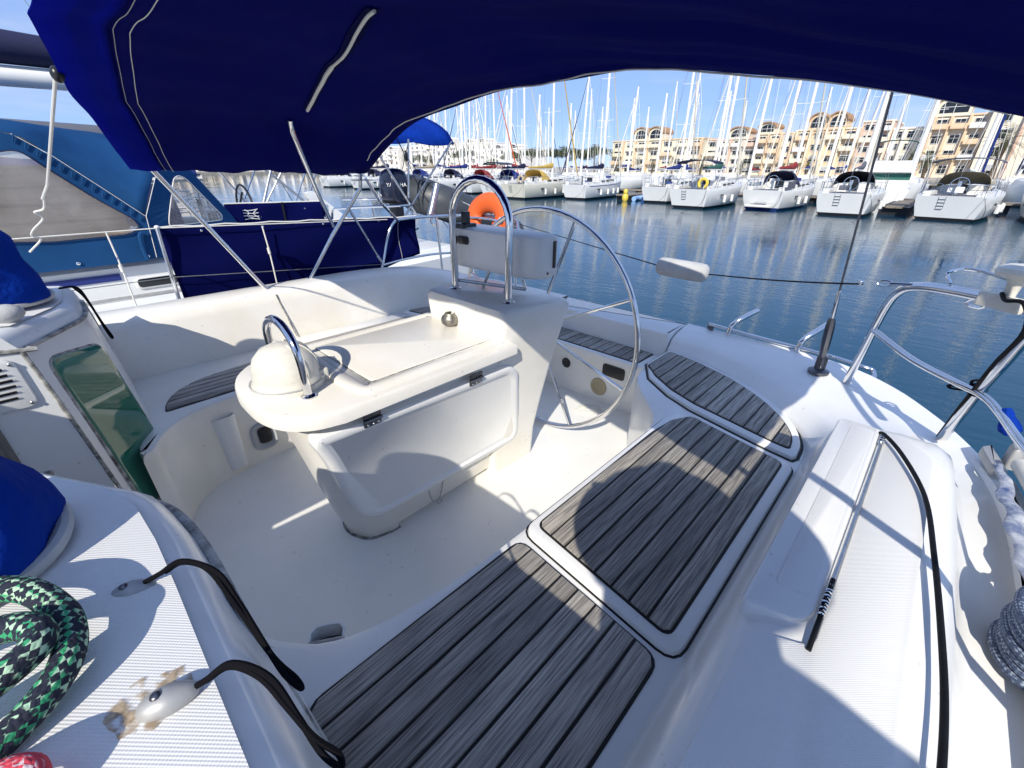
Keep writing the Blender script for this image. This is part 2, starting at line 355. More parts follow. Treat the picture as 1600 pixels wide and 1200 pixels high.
def copy_tree(o, parent=None):
    c = o.copy(); C.objects.link(c); c.parent = parent
    for ch in o.children: copy_tree(ch, c)
    return c
def mirror(pts): return [(p[0], 2 * YC - p[1]) + tuple(p[2:]) for p in pts]
def text_mesh(name, body, size, m, parent, M, depth=0.002):
    cu = bpy.data.curves.new('lettering', 'FONT'); cu.body = body; cu.size = size; cu.extrude = depth; cu.align_x = 'CENTER'; cu.align_y = 'CENTER'
    t = bpy.data.objects.new('lettering', cu); C.objects.link(t); dg = bpy.context.evaluated_depsgraph_get()
    me = bpy.data.meshes.new_from_object(t.evaluated_get(dg)); bpy.data.objects.remove(t); me.materials.clear(); me.materials.append(MATS[m])
    base = wloc(parent); me.transform(Matrix.Translation(-base) @ M)
    o = bpy.data.objects.new(name, me); C.objects.link(o); o.parent = parent; return o

# ------------------------------------------------------------------ setting: water, sky comes from the world
def sheet(name, pts, z, m):
    b = MB(); b.add([(x, y, z) for x, y in pts], [tuple(range(len(pts)))]); return tag(b.build(name, m, None, False), kind='structure')
sheet('water', [(-3000, -3000), (3000, -3000), (3000, 3000), (-3000, 3000)], WZ, 'water')

# ------------------------------------------------------------------ own yacht: mouldings
yacht = thing('sailing_yacht', (0, YC, WZ), 'white sailing yacht whose teak seated cockpit fills the foreground', 'yacht')
PROF_C = [(0, 1.20), (0.0, 1.26), (.03, 1.32), (.09, 1.49), (.125, 1.535), (.19, 1.557), (.40, 1.562), (.56, 1.553), (.62, 1.53), (.69, 1.43), (.75, 1.392), (.90, 1.378), (.92, 1.405), (.965, 1.407), (.985, 1.37), (1.0, 1.33), (1.02, .95), (.98, .3), (.7, WZ - .15)]
PROF_Q = [1.20, 1.255, 1.27, 1.29, 1.305, 1.325, 1.345, 1.352, 1.356, 1.36, 1.362, 1.364, 1.366, 1.366, 1.355, 1.32, .95, .3, WZ - .15]
def coaming_half(mir):
    st = [((-8.4, 1.44), (-8.7, 1.46), 0.0), ((-7, 1.25), (-7.2, .75), 0.0), ((-5, .75), (-5.1, .02), 0.0), ((-3, .38), (-3, -.32), 0.0), ((-1.4, .16), (-1.4, -.43), .25), ((-.7, .13), (-.7, -.44), .85),
          ((-.2, .13), (-.2, -.44), 1), ((.2, .13), (.2, -.44), 1), ((.7, .13), (.7, -.435), 1), ((1.1, .13), (1.1, -.43), 1), ((1.4, .13), (1.45, -.42), 1), ((1.53, .13), (1.62, -.405), .92), ((1.62, .13), (1.75, -.385), .62), ((1.72, .13), (1.88, -.355), .34),
          ((1.83, .145), (2.02, -.31), .16), ((1.96, .205), (2.22, -.21), .06), ((2.12, .36), (2.44, -.05), 0), ((2.25, .55), (2.58, .16), 0), ((2.34, .76), (2.635, .5), 0), ((2.38, 1.0), (2.65, 1.0), 0)]
    rows = []
    if mir: st = [(a, b, {1.53: .99, 1.62: .97, 1.72: .94, 1.83: .90, 1.96: .80, 2.12: .55, 2.25: .28, 2.34: .10}.get(a[0], k)) for a, b, k in st]
    for (a, b, k) in st:
        r = []
        for j, (t, z) in enumerate(PROF_C):
            x = a[0] + (b[0] - a[0]) * t; y = a[1] + (b[1] - a[1]) * t
            zz = z * k + PROF_Q[j] * (1 - k)
            r.append(Vector((x, 2 * YC - y if mir else y, zz)))
        rows.append(r)
    cols = [catmull([rows[i][j] for i in range(len(rows))], 4) for j in range(len(PROF_C))]
    b = MB(); b.rings([[cols[j][i] for j in range(len(cols))] for i in range(len(cols[0]))], close=False)
    return b
pc = coaming_half(False).build('port_coaming', 'gelcoat', yacht)
sc_ = coaming_half(True).build('starboard_coaming', 'aged_gelcoat', yacht)
# foredeck so the hull is closed forward
MB().rings([[(-8.5, YC, 1.37), (-7, 1.2, 1.36), (-5, .7, 1.36), (-3, .3, 1.36), (-.9, .1, 1.36)], [(-8.5, YC, 1.37), (-7, 2 * YC - 1.2, 1.36), (-5, 2 * YC - .7, 1.36), (-3, 2 * YC - .3, 1.36), (-.9, 2 * YC - .1, 1.36)]], close=False).build('foredeck', 'gelcoat', yacht)
# transom, with the gate gap at y = 1.0
b = MB(); b.slab(rounded([(2.39, 1.008), (2.65, 1.008), (2.65, 1.952), (2.39, 1.952)], .01), .2, 1.36, .02); b.build('transom', 'gelcoat', yacht)
# cockpit sole
b = MB(); b.add([(-.3, .2, .83), (2.5, .2, .83), (2.5, 2.76, .83), (-.3, 2.76, .83)], [(0, 1, 2, 3)]); b.build('cockpit_sole', 'sole_gelcoat', yacht)
# seats
inner = [(-.02, .99), (.03, .95), (.06, .885), (.10, .82), (.17, .755), (.30, .708), (.54, .675), (.9, .665), (1.3, .662), (1.55, .675), (1.66, .72), (1.78, .83), (1.93, .95), (2.10, 1.0), (2.42, 1.0)]
outer = [(2.42, .6), (2.2, .3), (1.9, .1), (1.5, .05), (0.6, .05), (-.02, .05)]
inn = [tuple(p) for p in catmull([(*p, 0) for p in inner], 3)]
port_outline = [(p[0], p[1]) for p in inn] + outer
b = MB(); b.slab(port_outline, .80, 1.25, .028); b.build('port_seat', 'gelcoat', yacht)
b = MB(); b.slab(mirror(port_outline), .80, 1.25, .028); b.build('starboard_seat', 'aged_gelcoat', yacht)
b = MB(); b.slab(rounded([(2.24, 1.008), (2.40, 1.008), (2.40, 1.952), (2.24, 1.952)], .02), .80, 1.17, 0); b.slab(rounded([(2.17, 1.012), (2.52, 1.012), (2.52, 1.948), (2.17, 1.948)], .03), 1.17, 1.205, .014)
b.build('helm_seat', 'gelcoat', yacht)
# seat hatch lids
def lid(poly, z0, z1, name, m='gelcoat', bev=.012):
    b = MB(); b.slab(rounded(poly, .05), z0, z1, bev); return b.build(name, m, yacht)
lid2 = lid([(.722, .655), (.672, .138), (1.655, .138), (1.765, .60), (1.66, .648)], 1.23, 1.266, 'seat_hatch')
b = MB(); b.slab(inset(rounded([(.722, .655), (.672, .138), (1.655, .138), (1.765, .60), (1.66, .648)], .05), -.006), 1.2502, 1.2512, 0); b.build('hatch_joint', 'caulk', yacht)
def arc(poly, n=5): return [(p[0], p[1]) for p in catmull([(*q, 0) for q in poly], n)]
q3 = arc([(2.12, 1.0), (2.40, 1.0)], 1) + arc([(2.385, .9), (2.31, .66), (2.17, .40), (2.0, .23), (1.84, .155), (1.72, .142)], 4) + arc([(1.69, .155), (1.715, .3), (1.79, .60)], 3) + arc([(1.85, .74), (1.96, .9)], 2)
b = MB(); b.slab(inset(q3, .008), 1.23, 1.268, .012); b.build('seat_hatch', 'gelcoat', yacht)
b = MB(); b.slab(inset(q3, -.004), 1.2502, 1.2513, 0); b.build('hatch_joint', 'caulk', yacht)
b = MB(); b.slab(mirror(inset(q3, .008)), 1.23, 1.268, .012); b.build('seat_hatch', 'gelcoat', yacht)
b = MB(); b.slab(mirror([(.722, .655), (.672, .138), (1.655, .138), (1.765, .60), (1.66, .648)]), 1.23, 1.266, .012); b.build('seat_hatch', 'gelcoat', yacht)

# ------------------------------------------------------------------ teak panels, plank by plank
def span(poly, y):
    xs = []
    for i in range(len(poly)):
        a = poly[i - 1]; c = poly[i]
        if (a[1] - y) * (c[1] - y) < 0 or (a[1] == y) != (c[1] == y): xs.append(a[0] + (c[0] - a[0]) * (y - a[1]) / (c[1] - a[1]))
    return (min(xs), max(xs)) if len(xs) >= 2 else None
def teak_panel(poly, z, n, seed, gap=.0065):
    rnd = random.Random(seed); poly = [tuple(p)[:2] for p in poly]
    y0 = min(p[1] for p in poly) ; y1 = max(p[1] for p in poly)
    base = MB(); base.slab(inset(poly, -.006), z - .01, z + .0035, .002); bo = base.build('teak_panel', 'caulk', yacht)
    for i in range(n):
        a = y0 + (y1 - y0) * i / n + gap / 2 + (.0005 if i else -.002); c = y0 + (y1 - y0) * (i + 1) / n - gap / 2 - (.0005 if i < n - 1 else -.002)
        a = max(a, y0 + .0015); c = min(c, y1 - .0015)
        ys = [a + (c - a) * t / 4 for t in range(5)]; sp = [span(poly, y) for y in ys]
        pts = [(s[0], y) for s, y in zip(sp, ys) if s] + [(s[1], y) for s, y in reversed(list(zip(sp, ys))) if s]
        if len(pts) < 6: continue
        h = .0085 + rnd.uniform(-.0012, .0012); m = MB(); m.slab(pts, z + .001, z + h, .0025)
        # keep each plank's own origin so its grain differs
        mid = Vector(((pts[0][0] + pts[-1][0]) / 2 + rnd.uniform(-3, 3) * 0, ys[2], z)); off = Vector((rnd.uniform(-9, 9), rnd.uniform(-9, 9), rnd.uniform(-9, 9))) * 0
        o = m.build('plank', 'teak', bo); me = o.data
        sh = Vector((rnd.uniform(-.3, .3), ys[2], z)); me.transform(Matrix.Translation(-(sh - wloc(bo)))); o.location = sh - wloc(bo)
    return bo
teak_panel(rounded([(.060, .645), (-.02, .172), (.652, .172), (.690, .632)], .035), 1.250, 8, 1)
teak_panel(rounded([(.765, .625), (.712, .178), (1.625, .178), (1.715, .560), (1.63, .605), (1.49, .622)], .025), 1.266, 8, 2)
teak_panel(rounded(arc([(2.09, .965), (2.345, .965)], 1) + arc([(2.31, .80), (2.22, .58), (2.10, .40), (1.97, .275), (1.85, .205), (1.745, .185)], 3) + [(1.755, .25), (1.84, .60), (1.90, .74), (1.99, .87)], .015), 1.268, 13, 3)
teak_panel(rounded([(2.20, 1.09), (2.485, 1.09), (2.485, 1.87), (2.20, 1.87)], .025), 1.205, 13, 4)
teak_panel(rounded(arc([(.125, 2.315), (.145, 2.40), (.20, 2.50), (.32, 2.58), (.5, 2.62), (.69, 2.64)], 3) + [(.69, 2.33)], .012), 1.250, 7, 5)
teak_panel(rounded(mirror([(.765, .625), (.735, .30), (1.655, .30), (1.715, .560), (1.63, .605), (1.49, .622)]), .03), 1.266, 8, 6)
teak_panel(rounded(mirror(arc([(2.09, .965), (2.345, .965)], 1) + arc([(2.31, .80), (2.22, .58), (2.10, .40), (1.97, .275), (1.85, .205), (1.745, .185)], 3) + [(1.755, .25), (1.84, .60), (1.90, .74), (1.99, .87)]), .015), 1.268, 13, 7)

# ------------------------------------------------------------------ port coaming: non-slip pads, lid, rod, black hose
def on_coaming(x, y): # height of the coaming top
    return 1.5605
b = MB(); b.slab(rounded([(-.1, .035), (-.1, -.165), (1.42, -.160), (1.50, -.10), (1.50, -.052), (.64, -.052), (.60, .035)], .02), 1.545, 1.5665, .003); b.build('nonskid_pad', 'nonskid', yacht)
lp = [(.640, .062), (1.50, .062), (1.50, -.040), (.70, -.040), (.668, -.025)]
b = MB(); b.slab(rounded(lp, .018), 1.53, 1.573, .008); ld = b.build('coaming_locker_lid', 'gelcoat', yacht)
b = MB(); b.slab(rounded([(.72, .028), (1.47, .028), (1.47, -.026), (.73, -.026)], .012), 1.570, 1.5745, .001); b.build('nonskid_pad', 'nonskid', ld)
rod = MB(); rod.tube([(.78, -.047, 1.574), (1.42, -.047, 1.574)], .0036, 10); ro = rod.build('steel_rod', 'dull_steel', yacht)
for x0 in (.70, 1.40):
    co = MB(); co.tube([(x0 + .008 * k / 8, -.047 + .0054 * math.cos(k * math.pi / 4), 1.574 + .0054 * math.sin(k * math.pi / 4)) for k in range(0, 8 * 9)], .0017, 5); co.build('spring_coil', 'steel', ro)
b = MB(); b.tube([(.625, -.047, 1.569), (.66, -.047, 1.572), (.80, -.047, 1.574)], .0040, 8); b.build('rod_sleeve', 'black_rubber', ro)
b = MB(); b.tube([(1.50, -.035, 1.545), (1.46, -.045, 1.578), (1.36, -.095, 1.582), (1.20, -.150, 1.578), (1.0, -.176, 1.576), (.8, -.196, 1.572), (.66, -.206, 1.568), (.5, -.206, 1.568), (.2, -.2, 1.568), (-.1, -.2, 1.568)], .0050, 10, smooth=8); b.build('black_hose', 'black_rubber', yacht)
# starboard mirror of the lid and a joint in the seat back
b = MB(); b.tube([(.92, 2 * YC - .139, 1.275), (.90, 2 * YC - .105, 1.40), (.885, 2 * YC - .078, 1.50), (.88, 2 * YC - .0635, 1.54)], .004, 6, smooth=3); b.build('locker_joint', 'worn_trim', yacht)

# ------------------------------------------------------------------ coachroof end, bulkhead, companionway
def xtop(y):
    d = abs(y - YC); T = [(.43, -.17), (.46, -.150), (.70, -.008), (.78, .008), (.9, .013), (1.2, .015), (1.6, .015)]
    for (a, xa), (c, xc) in zip(T, T[1:]):
        if d <= c: return xa + (xc - xa) * (d - a) / (c - a)
    return T[-1][1]
def roof_half(mir):
    ds = [.432, .44, .46, .50, .53, .57, .62, .66, .70, .74, .82, .9, 1.0, 1.1, 1.2, 1.3, 1.36] + ([] if mir else [1.45, 1.55, 1.62, 1.66, 1.70])
    lim = 1.1 if mir else 1.52
    rows = []
    for d in ds:
        y = YC + d if mir else YC - d; X = xtop(y); k = max(0, (d - lim) / .26) ** 2 * .16
        rows.append([(-3.0, y, 1.98 - k), (-1.2, y, 1.93 - k), (-.5, y, 1.865 - k), (X - .12, y, 1.822 - k), (X - .042, y, 1.810 - k), (X - .022, y, 1.800 - k), (X - .008, y, 1.782 - k), (X, y, 1.752 - k), (X + .012, y, 1.70), (X + .035, y, 1.45), (X + .055, y, 1.20), (X + .085, y, .82)])
    b = MB(); b.rings(rows, close=False); return b
roof_half(False).build('port_coachroof', 'gelcoat', yacht)
so = roof_half(True).build('starboard_coachroof', 'bulkhead_gelcoat', yacht)
# outer cabin sides
for mir in (0, 1):
    f = (lambda y: 2 * YC - y) if mir else (lambda y: y)
    b = MB(); b.rings([[(x, f(.12), z) for x, z in ((-3, 1.82), (-.3, 1.66))], [(x, f(.02), z) for x, z in ((-3, 1.35), (-.3, 1.35))]], close=False); b.build('cabin_side', 'gelcoat', yacht)
# non-slip field of the coachroof on either side
for mir in (0, 1):
    rows = []
    lim = 1.1 if mir else 1.52
    for d in (.50, .56, .62, .68, .76, .86, .96, 1.06, 1.20, 1.30) + (() if mir else (1.42, 1.52, 1.6)):
        y = YC + d if mir else YC - d; X = xtop(y); k = max(0, (d - lim) / .26) ** 2 * .16; rows.append([(-1.2, y, 1.9335 - k), (-.5, y, 1.8685 - k), (X - .12, y, 1.8255 - k), (X - .040, y, 1.8148 - k)])
    b = MB(); b.rings(rows, close=False); b.build('nonskid_pad', 'nonskid', yacht)
# worn black edge trims along the nosing
for mir in (0, 1):
    pts = [(xtop(YC - d) + .004, (YC + d if mir else YC - d), 1.752) for d in (.432, .45, .47, .5, .53, .57, .62, .68, .74, .82, .9, 1.0)]
    b = MB(); b.tube([(-.55, pts[0][1], 1.80)] + pts + [(.03, YC + 1.06 if mir else YC - 1.06, 1.62), (.045, YC + 1.08 if mir else YC - 1.08, 1.40)], .0075, 7, smooth=3); b.build('edge_trim', 'worn_trim', yacht)
b = MB(); b.tube([(-.164, 1.912, 1.75), (-.138, 1.914, 1.5), (-.088, 1.914, .9)], .0065, 7, smooth=3); b.build('edge_trim', 'worn_trim', yacht)
# companionway: side walls, washboard, sliding hatch
for y, nm in ((1.912, 'companionway_side'), (1.048, 'companionway_side')):
    b = MB(); b.add([(-1.2, y, .6), (-.078, y, .6), (-.155, y, 1.70), (-.168, y, 1.76), (-.19, y, 1.80), (-.6, y, 1.87), (-1.2, y, 1.93)], [(0, 1, 2, 3, 4, 5, 6)]); b.build(nm, 'bulkhead_gelcoat', yacht, False)
b = MB(); b.box((-.62, YC, 1.2), (.03, .86, .8)); b.build('washboard', 'old_teak', yacht)
b = MB(); b.box((-.42, 1.905, 1.25), (.26, .012, .75)); b.build('side_plank', 'old_teak', yacht)
b = MB(); b.slab(rounded([(-1.7, 1.09), (-.62, 1.09), (-.62, 1.87), (-1.7, 1.87)], .05), 1.87, 1.93, .02); b.build('sliding_hatch', 'gelcoat', yacht)
vent = MB(); vent.slab(rounded([(-.31, 1.58), (-.183, 1.575), (-.19, 1.735), (-.30, 1.745)], .03), 0, .008, .004, lambda x, z, h: (x, 1.910 - h, z)); vo = vent.build('vent_plate', 'white_plastic', yacht)
for k in range(6):
    b = MB(); b.box((-.247, 1.899, 1.615 + k * .019), (.078 - abs(k - 2.5) * .009, .004, .008), Matrix.Rotation(R(35), 3, 'X')); b.build('louvre', 'black_plastic', vo)
for x, z in ((-.20, 1.72), (-.197, 1.59)):
    b = MB(); b.ball((x, 1.900, z), (.006, .003, .006), 8, 6); b.build('screw', 'dull_steel', vo)
# green cabin window in the starboard bulkhead and its port twin
def bulk(y, z, h=0): return (xtop(y) + .005 + (1.75 - z) * .095 + h, y, z)
wp = rounded([(1.957, 1.70), (2.185, 1.655), (2.195, 1.03), (2.15, .99), (1.952, 1.04)], .045, 5)
for mir in (0,):
    pl = wp if not mir else [(2 * YC - p[0], p[1]) for p in wp]
    # the pane follows the bulkhead, cut into columns
    for nm, m, d, e in (('window_frame', 'worn_trim', .006, -.006), ('window_pane', 'green_pane', .009, 0)):
        pp = inset(pl, e) if e else [Vector(p) for p in pl]
        c = sum((Vector(p) for p in pp), Vector((0, 0))) / len(pp)
        rs = [[bulk(c.x + (p.x - c.x) * s, c.y + (p.y - c.y) * s, dd) for p in pp] for s, dd in ((1, -.01), (1, d - .004), (.98, d), (.9, d), (.8, d), (.7, d), (.6, d), (.5, d), (.4, d), (.3, d), (.2, d), (.1, d), (.03, d))]
        b = MB(); b.rings(rs, cap0=False); b.build(nm, m, yacht)
# pads with black cord loops (one of each pair on the port side is seen)
def pad(x, y, ang, cord):
    z = 1.8165 + (.01 if x > -.06 else .0)
    M = Matrix.Rotation(ang, 3, 'Z'); b = MB(); rs = []
    for k in range(13):
        u = -1 + 2 * k / 12; rad = max(.03, (1 - abs(u) ** 2.2) ** .55) * (1 - .28 * max(0, u)); rs.append([Vector((x, y, z - .004)) + M @ Vector((.025 * u, .0145 * rad * math.cos(a), max(-.004, .0135 * rad * math.sin(a)))) for a in [2 * math.pi * q / 14 for q in range(14)]])
    b.rings(rs)
    p = b.build('cord_eye', 'alloy', yacht)
    s = MB(); s.ball((x - .006 * math.cos(ang), y - .006 * math.sin(ang), z + .0088), (.0048, .0048, .0026), 10, 6); s.build('screw', 'dark_steel', p)
    s = MB(); s.tube(cord, .0030, 7, smooth=6); s.build('cord_loop', 'black_cord', p)
pad(-.062, .545, R(-20), [(-.050, .541, 1.822), (-.035, .535, 1.828), (-.012, .525, 1.838), (.012, .49, 1.828), (.018, .45, 1.806), (.022, .405, 1.78), (.026, .372, 1.755), (.034, .352, 1.742), (.034, .366, 1.744), (.024, .392, 1.765), (.014, .45, 1.808), (.006, .50, 1.828), (-.012, .527, 1.834), (-.03, .536, 1.826)])
pad(-.058, .372, R(-15), [(-.046, .369, 1.822), (-.03, .362, 1.829), (-.008, .352, 1.840), (.012, .325, 1.826), (.018, .29, 1.80), (.022, .262, 1.775), (.03, .246, 1.762), (.033, .256, 1.764), (.022, .272, 1.785), (.014, .30, 1.808), (.006, .33, 1.826), (-.01, .355, 1.834), (-.03, .364, 1.826)])
b = MB(); b.tube([(-.03, 2.42, 1.828), (.02, 2.40, 1.826), (.035, 2.36, 1.77), (.045, 2.30, 1.68), (.052, 2.28, 1.64), (.055, 2.265, 1.65), (.045, 2.29, 1.70), (.03, 2.36, 1.79), (.01, 2.41, 1.828)], .004, 7, smooth=5); b.build('cord_loop', 'black_cord', yacht)
b = MB(); rn = random.Random(4); b.slab([(-.068 + (.031 + rn.uniform(-.004, .004)) * math.cos(a), .384 + (.026 + rn.uniform(-.005, .005)) * math.sin(a)) for a in [2 * math.pi * k / 26 for k in range(26)]], 0, .0012, 0, lambda x, y, h: (x, y, 1.8150 + max(0, (xtop(y) - .040 - x) * .134) + h)); b.build('sealant_stain', 'stain', yacht)
# winch handle pockets and oval fitting
def pocket(P, n, t, u, w, h, name):   # n: outwards, t: along, u: up
    P, n, t, u = map(Vector, (P, n, t, u)); th = .005; d = .042; m = MB()
    prof = lambda ww, dd, z: [P + t * a * ww / 2 + n * c * dd + u * z for a, c in ((-1, 0), (-1, .6), (-.7, .95), (-.3, 1), (.3, 1), (.7, .95), (1, .6), (1, 0))]
    m.rings([prof(w * .8, d * .8, -h), prof(w, d, -.02), prof(w, d, 0), prof(w - 2 * th, d - th, 0), prof(w - 2 * th, d - th, -.05), prof((w - 2 * th) * .85, d * .7, -h * .9)], cap0=True)
    o = m.build(name, 'white_plastic', yacht)
    m2 = MB(); m2.add([p + u * 0 for p in prof((w - 2 * th) * .98, d - th * 1.1, -.045)], [tuple(range(8))]); m2.build('pocket_well', 'black_plastic', o)
    return o
pocket((.31, 2.268, 1.17), (0, -1, 0), (1, 0, 0), (0, 0, 1), .10, .30, 'winch_handle_pocket')
pocket((.155, .775, 1.232), (.55, .83, 0), (.83, -.55, 0), (0, 0, 1), .085, .28, 'winch_handle_pocket')
b = MB(); b.slab(rounded([(.40, .90), (.53, .90), (.53, 1.06), (.40, 1.06)], .06, 6), 0, .03, .012, lambda x, z, h: (x, 2.285 - h, z), dish=(.015, .016, .012)); f_ = b.build('engine_panel', 'shutter_grey', yacht)
b = MB(); b.slab(rounded([(.435, .935), (.50, .935), (.50, 1.03), (.435, 1.03)], .025, 5), 0, .02, .004, lambda x, z, h: (x, 2.285 - h, z)); b.build('panel_face', 'black_plastic', f_)

# ------------------------------------------------------------------ cockpit table pod and steering pedestal
def quad_ring(x0, x1, yf0, yf1, ya0, ya1, z, r=.03): return [(p.x, p.y, z) for p in rounded([(x0, yf0), (x1, ya0), (x1, ya1), (x0, yf1)], r, 4)]
tb = MB()
body = [(.50, 1.26, 1.335, 1.625, .86), (.478, 1.26, 1.325, 1.635, .93), (.44, 1.26, 1.305, 1.655, 1.1), (.405, 1.26, 1.288, 1.672, 1.28), (.37, 1.26, 1.262, 1.698, 1.44), (.35, 1.26, 1.250, 1.710, 1.535)]
def nose(x0, x1, y0, y1, z): # rounded forward end
    r = .16; return [(p.x, p.y, z) for p in rounded([(x1, y0), (x1, y1), (x0 + .0, y1), (x0, y0)], .001, 1)] if 0 else [(p[0], p[1], z) for p in ([(x1, y0), (x1, y1)] + arc([(x0 + .14, y1), (x0 + .05, y1 - .03), (x0 + .008, y1 - .10), (x0, (y0 + y1) / 2), (x0 + .008, y0 + .10), (x0 + .05, y0 + .03), (x0 + .14, y0)], 4))]
tb.rings([nose(x0, x1, y0, y1, z) for x0, x1, y0, y1, z in body])
pod = tb.build('table_pod', 'aged_gelcoat', yacht)
b = MB(); b.slab([(p[0], p[1]) for p in nose(.505, .67, 1.34, 1.62, 0)], .828, .90, .0); b.build('pod_foot', 'aged_gelcoat', yacht)
b = MB(); b.slab([(p[0], p[1]) for p in nose(.495, .675, 1.33, 1.63, 0)], .8312, .8335, 0); b.build('sealant_joint', 'worn_trim', yacht)
b = MB(); b.slab(rounded([(.66, 1.36), (1.25, 1.36), (1.25, 1.60), (.66, 1.60)], .01), .8312, .87, 0); b.build('pod_plinth', 'bulkhead_gelcoat', yacht)
top_out = [(1.26, 1.185), (1.26, 1.835)] + arc([(.50, 1.835), (.40, 1.795), (.32, 1.71), (.282, 1.60), (.275, 1.48), (.282, 1.37), (.315, 1.28), (.38, 1.215), (.47, 1.185)], 4)
b = MB(); b.slab(top_out, 1.524, 1.572, .014); tt = b.build('table_top', 'aged_gelcoat', yacht)
b = MB(); b.slab(rounded([(.56, 1.225), (1.25, 1.225), (1.25, 1.795), (.56, 1.795), (.54, 1.65), (.54, 1.36)], .04, 5), 1.56, 1.586, .012, dish=(.035, .006, .008)); tr = b.build('table_rim', 'aged_gelcoat', tt)
b = MB(); b.slab(rounded([(.625, 1.285), (1.215, 1.285), (1.215, 1.735), (.625, 1.735)], .02, 4), 1.574, 1.5865, .006); b.build('table_hatch', 'aged_gelcoat', tt)
b = MB(); b.slab(rounded([(.62, 1.28), (1.22, 1.28), (1.22, 1.74), (.62, 1.74)], .02, 4), 1.5795, 1.5812, 0); b.build('hatch_joint', 'worn_trim', tt)
# pod door with recessed field
door = [(.385, 1.485), (1.27, 1.452), (1.325, 1.40), (1.385, 1.03), (1.35, .968), (.63, .968), (.55, .985), (.49, 1.05), (.405, 1.37), (.375, 1.45)]
def doorpt(x, z, h): return (x, 1.250 + (1.5 - z) * .150 - (max(0, x - 1.22) * .03) - h, z)
b = MB(); b.slab(rounded(door, .05, 5), -.03, .032, .014, doorpt, dish=(.032, .010, .012)); dr = b.build('pod_door', 'gelcoat', yacht)
for x in (.575, 1.05):
    z = 1.490 - (x - .385) * .033
    h = MB()
    for zz, tilt in ((z + .010, 0), (z - .018, 0)):
        h.slab(rounded([(x - .033, zz - .013), (x + .033, zz - .013), (x + .033, zz + .013), (x - .033, zz + .013)], .004, 2), .03, .037, .001, doorpt)
    h.tube([doorpt(x - .034, z - .004, .040), doorpt(x + .034, z - .004, .040)], .0055, 8)
    ho = h.build('hinge', 'dark_steel', dr)
    for dx in (-.02, 0, .02):
        s = MB(); s.ball(doorpt(x + dx, z - .021, .038), .0042, 8, 6); s.build('screw', 'steel', ho)
b = MB(); b.tube([(.83, 1.325, .955), (.835, 1.318, .90), (.85, 1.315, .875), (.88, 1.315, .885), (.91, 1.32, .955)], .0028, 6, smooth=4); b.tube([(.875 + .012 * math.cos(a / 8 * 2 * math.pi), 1.312, .862 + .012 * math.sin(a / 8 * 2 * math.pi)) for a in range(8)], .0025, 6, closed=True); b.build('door_hook', 'dull_steel', yacht)
# pedestal
ped = MB(); ped.rings([quad_ring(1.21, 1.50, 1.30, 1.66, 1.29, 1.67, .828), quad_ring(1.21, 1.51, 1.305, 1.655, 1.283, 1.677, 1.0), quad_ring(1.205, 1.53, 1.285, 1.675, 1.25, 1.71, 1.2), quad_ring(1.2, 1.55, 1.262, 1.698, 1.205, 1.755, 1.42), quad_ring(1.2, 1.56, 1.235, 1.725, 1.17, 1.79, 1.56), quad_ring(1.205, 1.565, 1.205, 1.755, 1.135, 1.825, 1.695), quad_ring(1.21, 1.56, 1.212, 1.748, 1.142, 1.818, 1.712, .04), quad_ring(1.23, 1.54, 1.235, 1.725, 1.17, 1.79, 1.722, .04)])
pdo = ped.build('steering_pedestal', 'aged_gelcoat', yacht)
gd = MB(); gd.tube([(1.305, 1.282, 1.715), (1.305, 1.278, 1.85), (1.305, 1.274, 2.04)] + [(1.305, 1.455 - .181 * math.cos(a), 2.04 + .165 * math.sin(a)) for a in [math.pi * k / 14 for k in range(1, 14)]] + [(1.305, 1.636, 2.04), (1.305, 1.638, 1.85), (1.305, 1.640, 1.715)], .0165, 12); g = gd.build('pedestal_guard', 'steel', yacht)
for y in (1.282, 1.640):
    b = MB(); b.lathe([(.030, 0), (.030, .006), (.02, .012)], (1.305, y, 1.718), 14); b.build('guard_foot', 'steel', g)
b = MB(); b.tube([(1.32, 1.64, 1.76), (1.42, 1.40, 1.75), (1.46, 1.32, 1.745)], .008, 8); b.tube([(1.40, 1.55, 1.72), (1.43, 1.50, 1.86)], .007, 8); b.tube([(1.42, 1.42, 1.72), (1.44, 1.38, 1.86)], .007, 8); b.build('pod_stand', 'dull_steel', yacht)
# instrument box
ib = MB()
def ibr(z, e): return [(p.x, p.y, z) for p in rounded([(1.355 + e, 1.74 - e), (1.355 + e, 1.29), (1.39 + e, 1.19 + e), (1.51 - e, 1.165 + e), (1.53 - e, 1.70 - e)], .04, 5)]
ib.rings([ibr(1.815, .02), ibr(1.83, .004), ibr(1.86, 0), ibr(1.975, 0), ibr(1.99, .004), ibr(1.998, .018)]); ibo = ib.build('instrument_box', 'white_plastic', yacht)
b = MB(); b.slab(rounded([(1.585, 1.925), (1.665, 1.925), (1.665, 1.962), (1.585, 1.962)], .016, 5), 0, .007, .003, lambda y, z, h: (1.353 - h, y, z)); b.build('pull_slot', 'black_plastic', ibo)
b = MB(); b.box((1.472, 1.1715, 1.918), (.013, .010, .11), Matrix.Rotation(R(14), 3, 'Z')); b.build('dark_seal', 'black_plastic', ibo)
b = MB(); b.ball((1.44, 1.178, 1.842), (.005, .005, .006), 8, 6); b.build('screw', 'dark_steel', ibo)
b = MB(); b.slab(rounded([(1.36, 1.62), (1.44, 1.62), (1.44, 1.70), (1.36, 1.70)], .01), 1.996, 2.012, .003); b.slab([(1.385, 1.635), (1.41, 1.635), (1.41, 1.67), (1.385, 1.67)], 2.01, 2.065, .004); b.build('mount_bracket', 'black_plastic', ibo)
